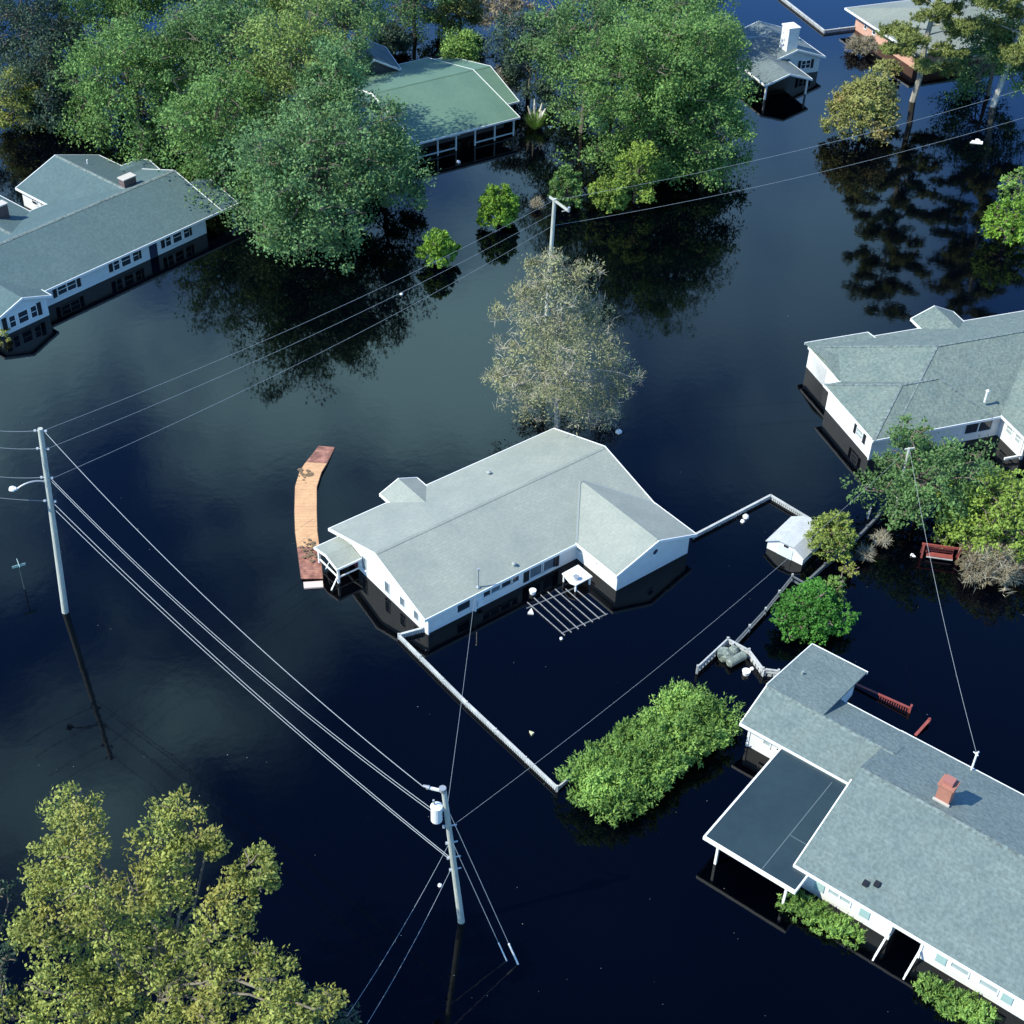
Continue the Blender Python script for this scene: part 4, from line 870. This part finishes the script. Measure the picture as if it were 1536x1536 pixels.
# hedge
lob = []; g = np.random.default_rng(3)
for k in range(15):
    t = k/14; x = 893+(1062-893)*t; y = 1188+(1062-1188)*t
    for j in (-1, 0, 1):
        c = P(x+j*24+g.uniform(-6,6), y+j*18+g.uniform(-6,6), .95+g.uniform(-.1,.25)+(0 if j else .35))
        lob.append((tuple(c), g.uniform(.8,1.1), g.uniform(.75,1.05)))
plant('hedge', P(975,1140,0), lob, g_hedge, 'long bright green hedge between the drowned garden and the lower right house', 'hedge', 63, dens=62, leaf=(.24,.085), clump=.24, per=26, rough=(.82, 1.12), trunk_r=0, up=.8, part='foliage')
# twiggy bare tree behind the central roof
lob = []; g = np.random.default_rng(5); by = P(838,655,0)[1]+.8
for px, py, dy, r in ((838,450,0,1.7),(832,388,.5,.75),(800,400,.6,.7),(880,405,.4,.7),(790,435,.3,.9),(820,415,0,1.0),(862,420,.5,1.0),(800,480,-1,1.5),(880,470,1,1.5),(780,530,0,1.6),(900,520,0,1.6),(840,520,-2,2.0),(840,520,2,2.0),(775,580,-1,1.6),(838,580,-2.5,1.9),(838,580,2.5,1.8),(905,580,0,1.7),(800,615,1.5,1.3),(870,615,-1,1.4),(910,620,1,1.1),(760,560,1.5,1.0),(920,545,1,1.0),(750,470,0,.6),(957,562,0,.45),(742,565,0,.6),(785,445,0,.7)):
    c = PY(px, py, by+dy); lob.append((tuple(c), r, r*.85))
plant('bare_tree', (PY(838,640,by)[0], by), lob, g_pale, 'tall twiggy grey olive tree behind the central house roof', 'tree', 70, dens=34, leaf=(.24,.075), clump=.5, per=26, barkm=barkP, twigs=6, up=.5, inner=.3, trunk_r=.22)
bark2 = mat('grey_brown_bark', (.20,.175,.14), .9, (.13,.11,.09), .5)
# near tree, lower left
by = 36.0; lob = []
for px, py, dy, r in ((110,1215,0,.85),(125,1260,.3,1.0),(90,1290,0,.9),(60,1330,-.3,.75),(130,1330,.5,1.1),(265,1215,0,.65),(240,1260,.2,.85),(285,1260,0,.8),(320,1265,0,.5),(245,1330,0,.95),(205,1345,.3,.8),(375,1295,0,.6),(390,1320,.2,.6),(350,1355,0,.8),(325,1400,0,.9),(100,1390,-.5,1.1),(60,1410,0,.9),(175,1410,-.6,1.1),(240,1420,-.8,1.1),(380,1430,0,.65),(415,1470,.4,.7),(320,1460,-.5,1.0),(150,1480,-1.5,1.3),(240,1500,-1.5,1.2),(80,1490,-1,1.1),(330,1530,-1,1.1),(430,1520,.6,.8),(500,1500,1,.5),(200,1560,-2,1.5),(100,1570,-2,1.4),(20,1530,-1,1.0),(400,1570,0,1.2)):
    c = P(px, py, 13-5*(py-1165)/400+dy*1.2); lob.append((tuple(c), r*1.14, r*1.05))
plant('leafy_tree', tuple(P(215,1500,8)[:2]), lob, g_yel, 'near yellow green tree with open crown filling the lower left corner', 'tree', 71, dens=72, leaf=(.18,.10), clump=.38, barkm=bark2, inner=.15, trunk_r=.24, per=50)
lob = [(tuple(P(0,1340,9)),.55,.5),(tuple(P(-30,1380,8.5)),.9,.8),(tuple(P(5,1440,8)),.6,.5),(tuple(P(-40,1480,8)),1.3,1)]
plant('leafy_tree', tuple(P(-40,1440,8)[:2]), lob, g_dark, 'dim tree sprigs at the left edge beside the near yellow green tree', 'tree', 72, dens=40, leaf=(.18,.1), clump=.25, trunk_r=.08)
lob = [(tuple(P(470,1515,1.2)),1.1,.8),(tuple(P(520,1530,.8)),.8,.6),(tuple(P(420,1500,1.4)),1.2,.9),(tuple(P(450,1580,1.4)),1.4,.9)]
plant('bush', P(460,1540,0), lob, g_dark, 'dark bush low under the right side of the near tree', 'bush', 73, dens=26, leaf=(.2,.12), clump=.2, trunk_r=.06)
# dead snag
q = P(383, 120, 0); gg = np.random.default_rng(2); top = PY(385, 5, q[1]); b = MB(); bx_ = np.array([0,0,-1.]); tp = np.array([top[0]-q[0],0,top[2]])
limb(b, bx_, tp, .3, .12, gg, 5, .03)
for k in range(9): s = tp*(.55+.05*k); d = gg.normal(size=3); d[2] = abs(d[2]); limb(b, s, s+d*1.1, .09, .03, gg, 3, .15)
b.blob(tuple(tp+np.array([.5,0,-.2])), .5, .7, seed=3); sn = thing('dead_tree', (q[0],q[1],0), 0, 'pale dead snag standing out of the upper left wood', 'tree'); b.build('trunk', mat('bleached_wood', (.55,.52,.48), .8), sn)
# pines
def pine(base, topxy, h, seed, label, z0=.3, rmax=4.6, trunkm=barkP, r=.32):
    g = np.random.default_rng(seed); o = thing('pine_tree', (base[0], base[1], 0), 0, label, 'pine tree'); d = np.array([topxy[0], topxy[1], h]); b = MB()
    limb(b, -d*.05, d, r, .06, g, 8, .012); vs = []
    nb = 48
    for i in range(nb):
        t = z0+(1-z0)*(i+.3)/nb; s = d*t; a = i*2.4+g.uniform(-.5,.5); L_ = rmax*(1-.35*((t-z0)/(1-z0))**2)*g.uniform(.55,1.1)*(1 if g.random() > .15 else .4)
        e = s+np.array([math.cos(a)*L_, math.sin(a)*L_, L_*g.uniform(-.05,.3)]); limb(b, s, e, .08, .02, g, 4, .08)
        for k in range(int(3+L_*2.4)):
            f = g.uniform(.35, 1.05); c = s*(1-f)+e*f+g.normal(size=3)*np.array([.35,.35,.12]); vs.append((tuple(c), g.uniform(.45,.85), g.uniform(.35,.6)))
    b.build('trunk', trunkm, o); quadmesh('crown', leaves(vs, 26, .36, .09, seed, .5, .2, .5, per=12), g_pine, o, (0,0,0)); return o
pb = P(1368,152,0); pt = PY(1400,-60,pb[1])
pine(pb, (1.0, 0), 24.0, 80, 'tall pine with pale trunk in front of the pink brick house', z0=.13, rmax=4.8)
pb = P(1489,160,0)
pine(pb, (3.2, .5), 24.0, 81, 'leaning pine with whitish trunk at the upper right edge', z0=.24, rmax=5.6, trunkm=mat('whitish_bark', (.5,.5,.47), .85, (.3,.3,.28), .5))
pine((59, 135), (.5, 0), 18, 82, 'pine just outside the right edge whose dark reflection reaches the water', z0=.2, rmax=4.2)
tree(1500,70,5,4.2,3.6,g_deep,'green lower foliage mass around the leaning pine at the upper right',83,12,**far)
# pampas grass
q = P(803, 192, 0); pgx = thing('pampas_grass', (q[0],q[1],0), 0, 'pampas grass clump with cream plumes at the right end of the green roof porch', 'pampas grass')
g = np.random.default_rng(8); vv = []
for i in range(500):
    a = g.uniform(0, 6.283); s = g.uniform(0,.35); p = np.array([s*math.cos(a), s*math.sin(a), 0]); o2 = g.uniform(.3,1.0); e = p+np.array([math.cos(a)*o2, math.sin(a)*o2, g.uniform(.5,1.5)]); w = np.array([-math.sin(a), math.cos(a), 0])*.04
    vv += [p-w, p+w, e+w*.3, e-w*.3]
quadmesh('blades', np.array(vv), g_hedge, pgx)
pm = MB()
for i in range(7): a = i*.9; e = (math.cos(a)*.75, math.sin(a)*.6, 1.6+.25*(i % 3)); pm.tube((0,0,0), e, .02); pm.tube((e[0]*.75,e[1]*.75,e[2]*.8), (e[0]*1.15,e[1]*1.15,e[2]*1.22), .13, .04, n=6)
pm.build('plumes', g_plume, pgx)
print('objects', len(bpy.data.objects))
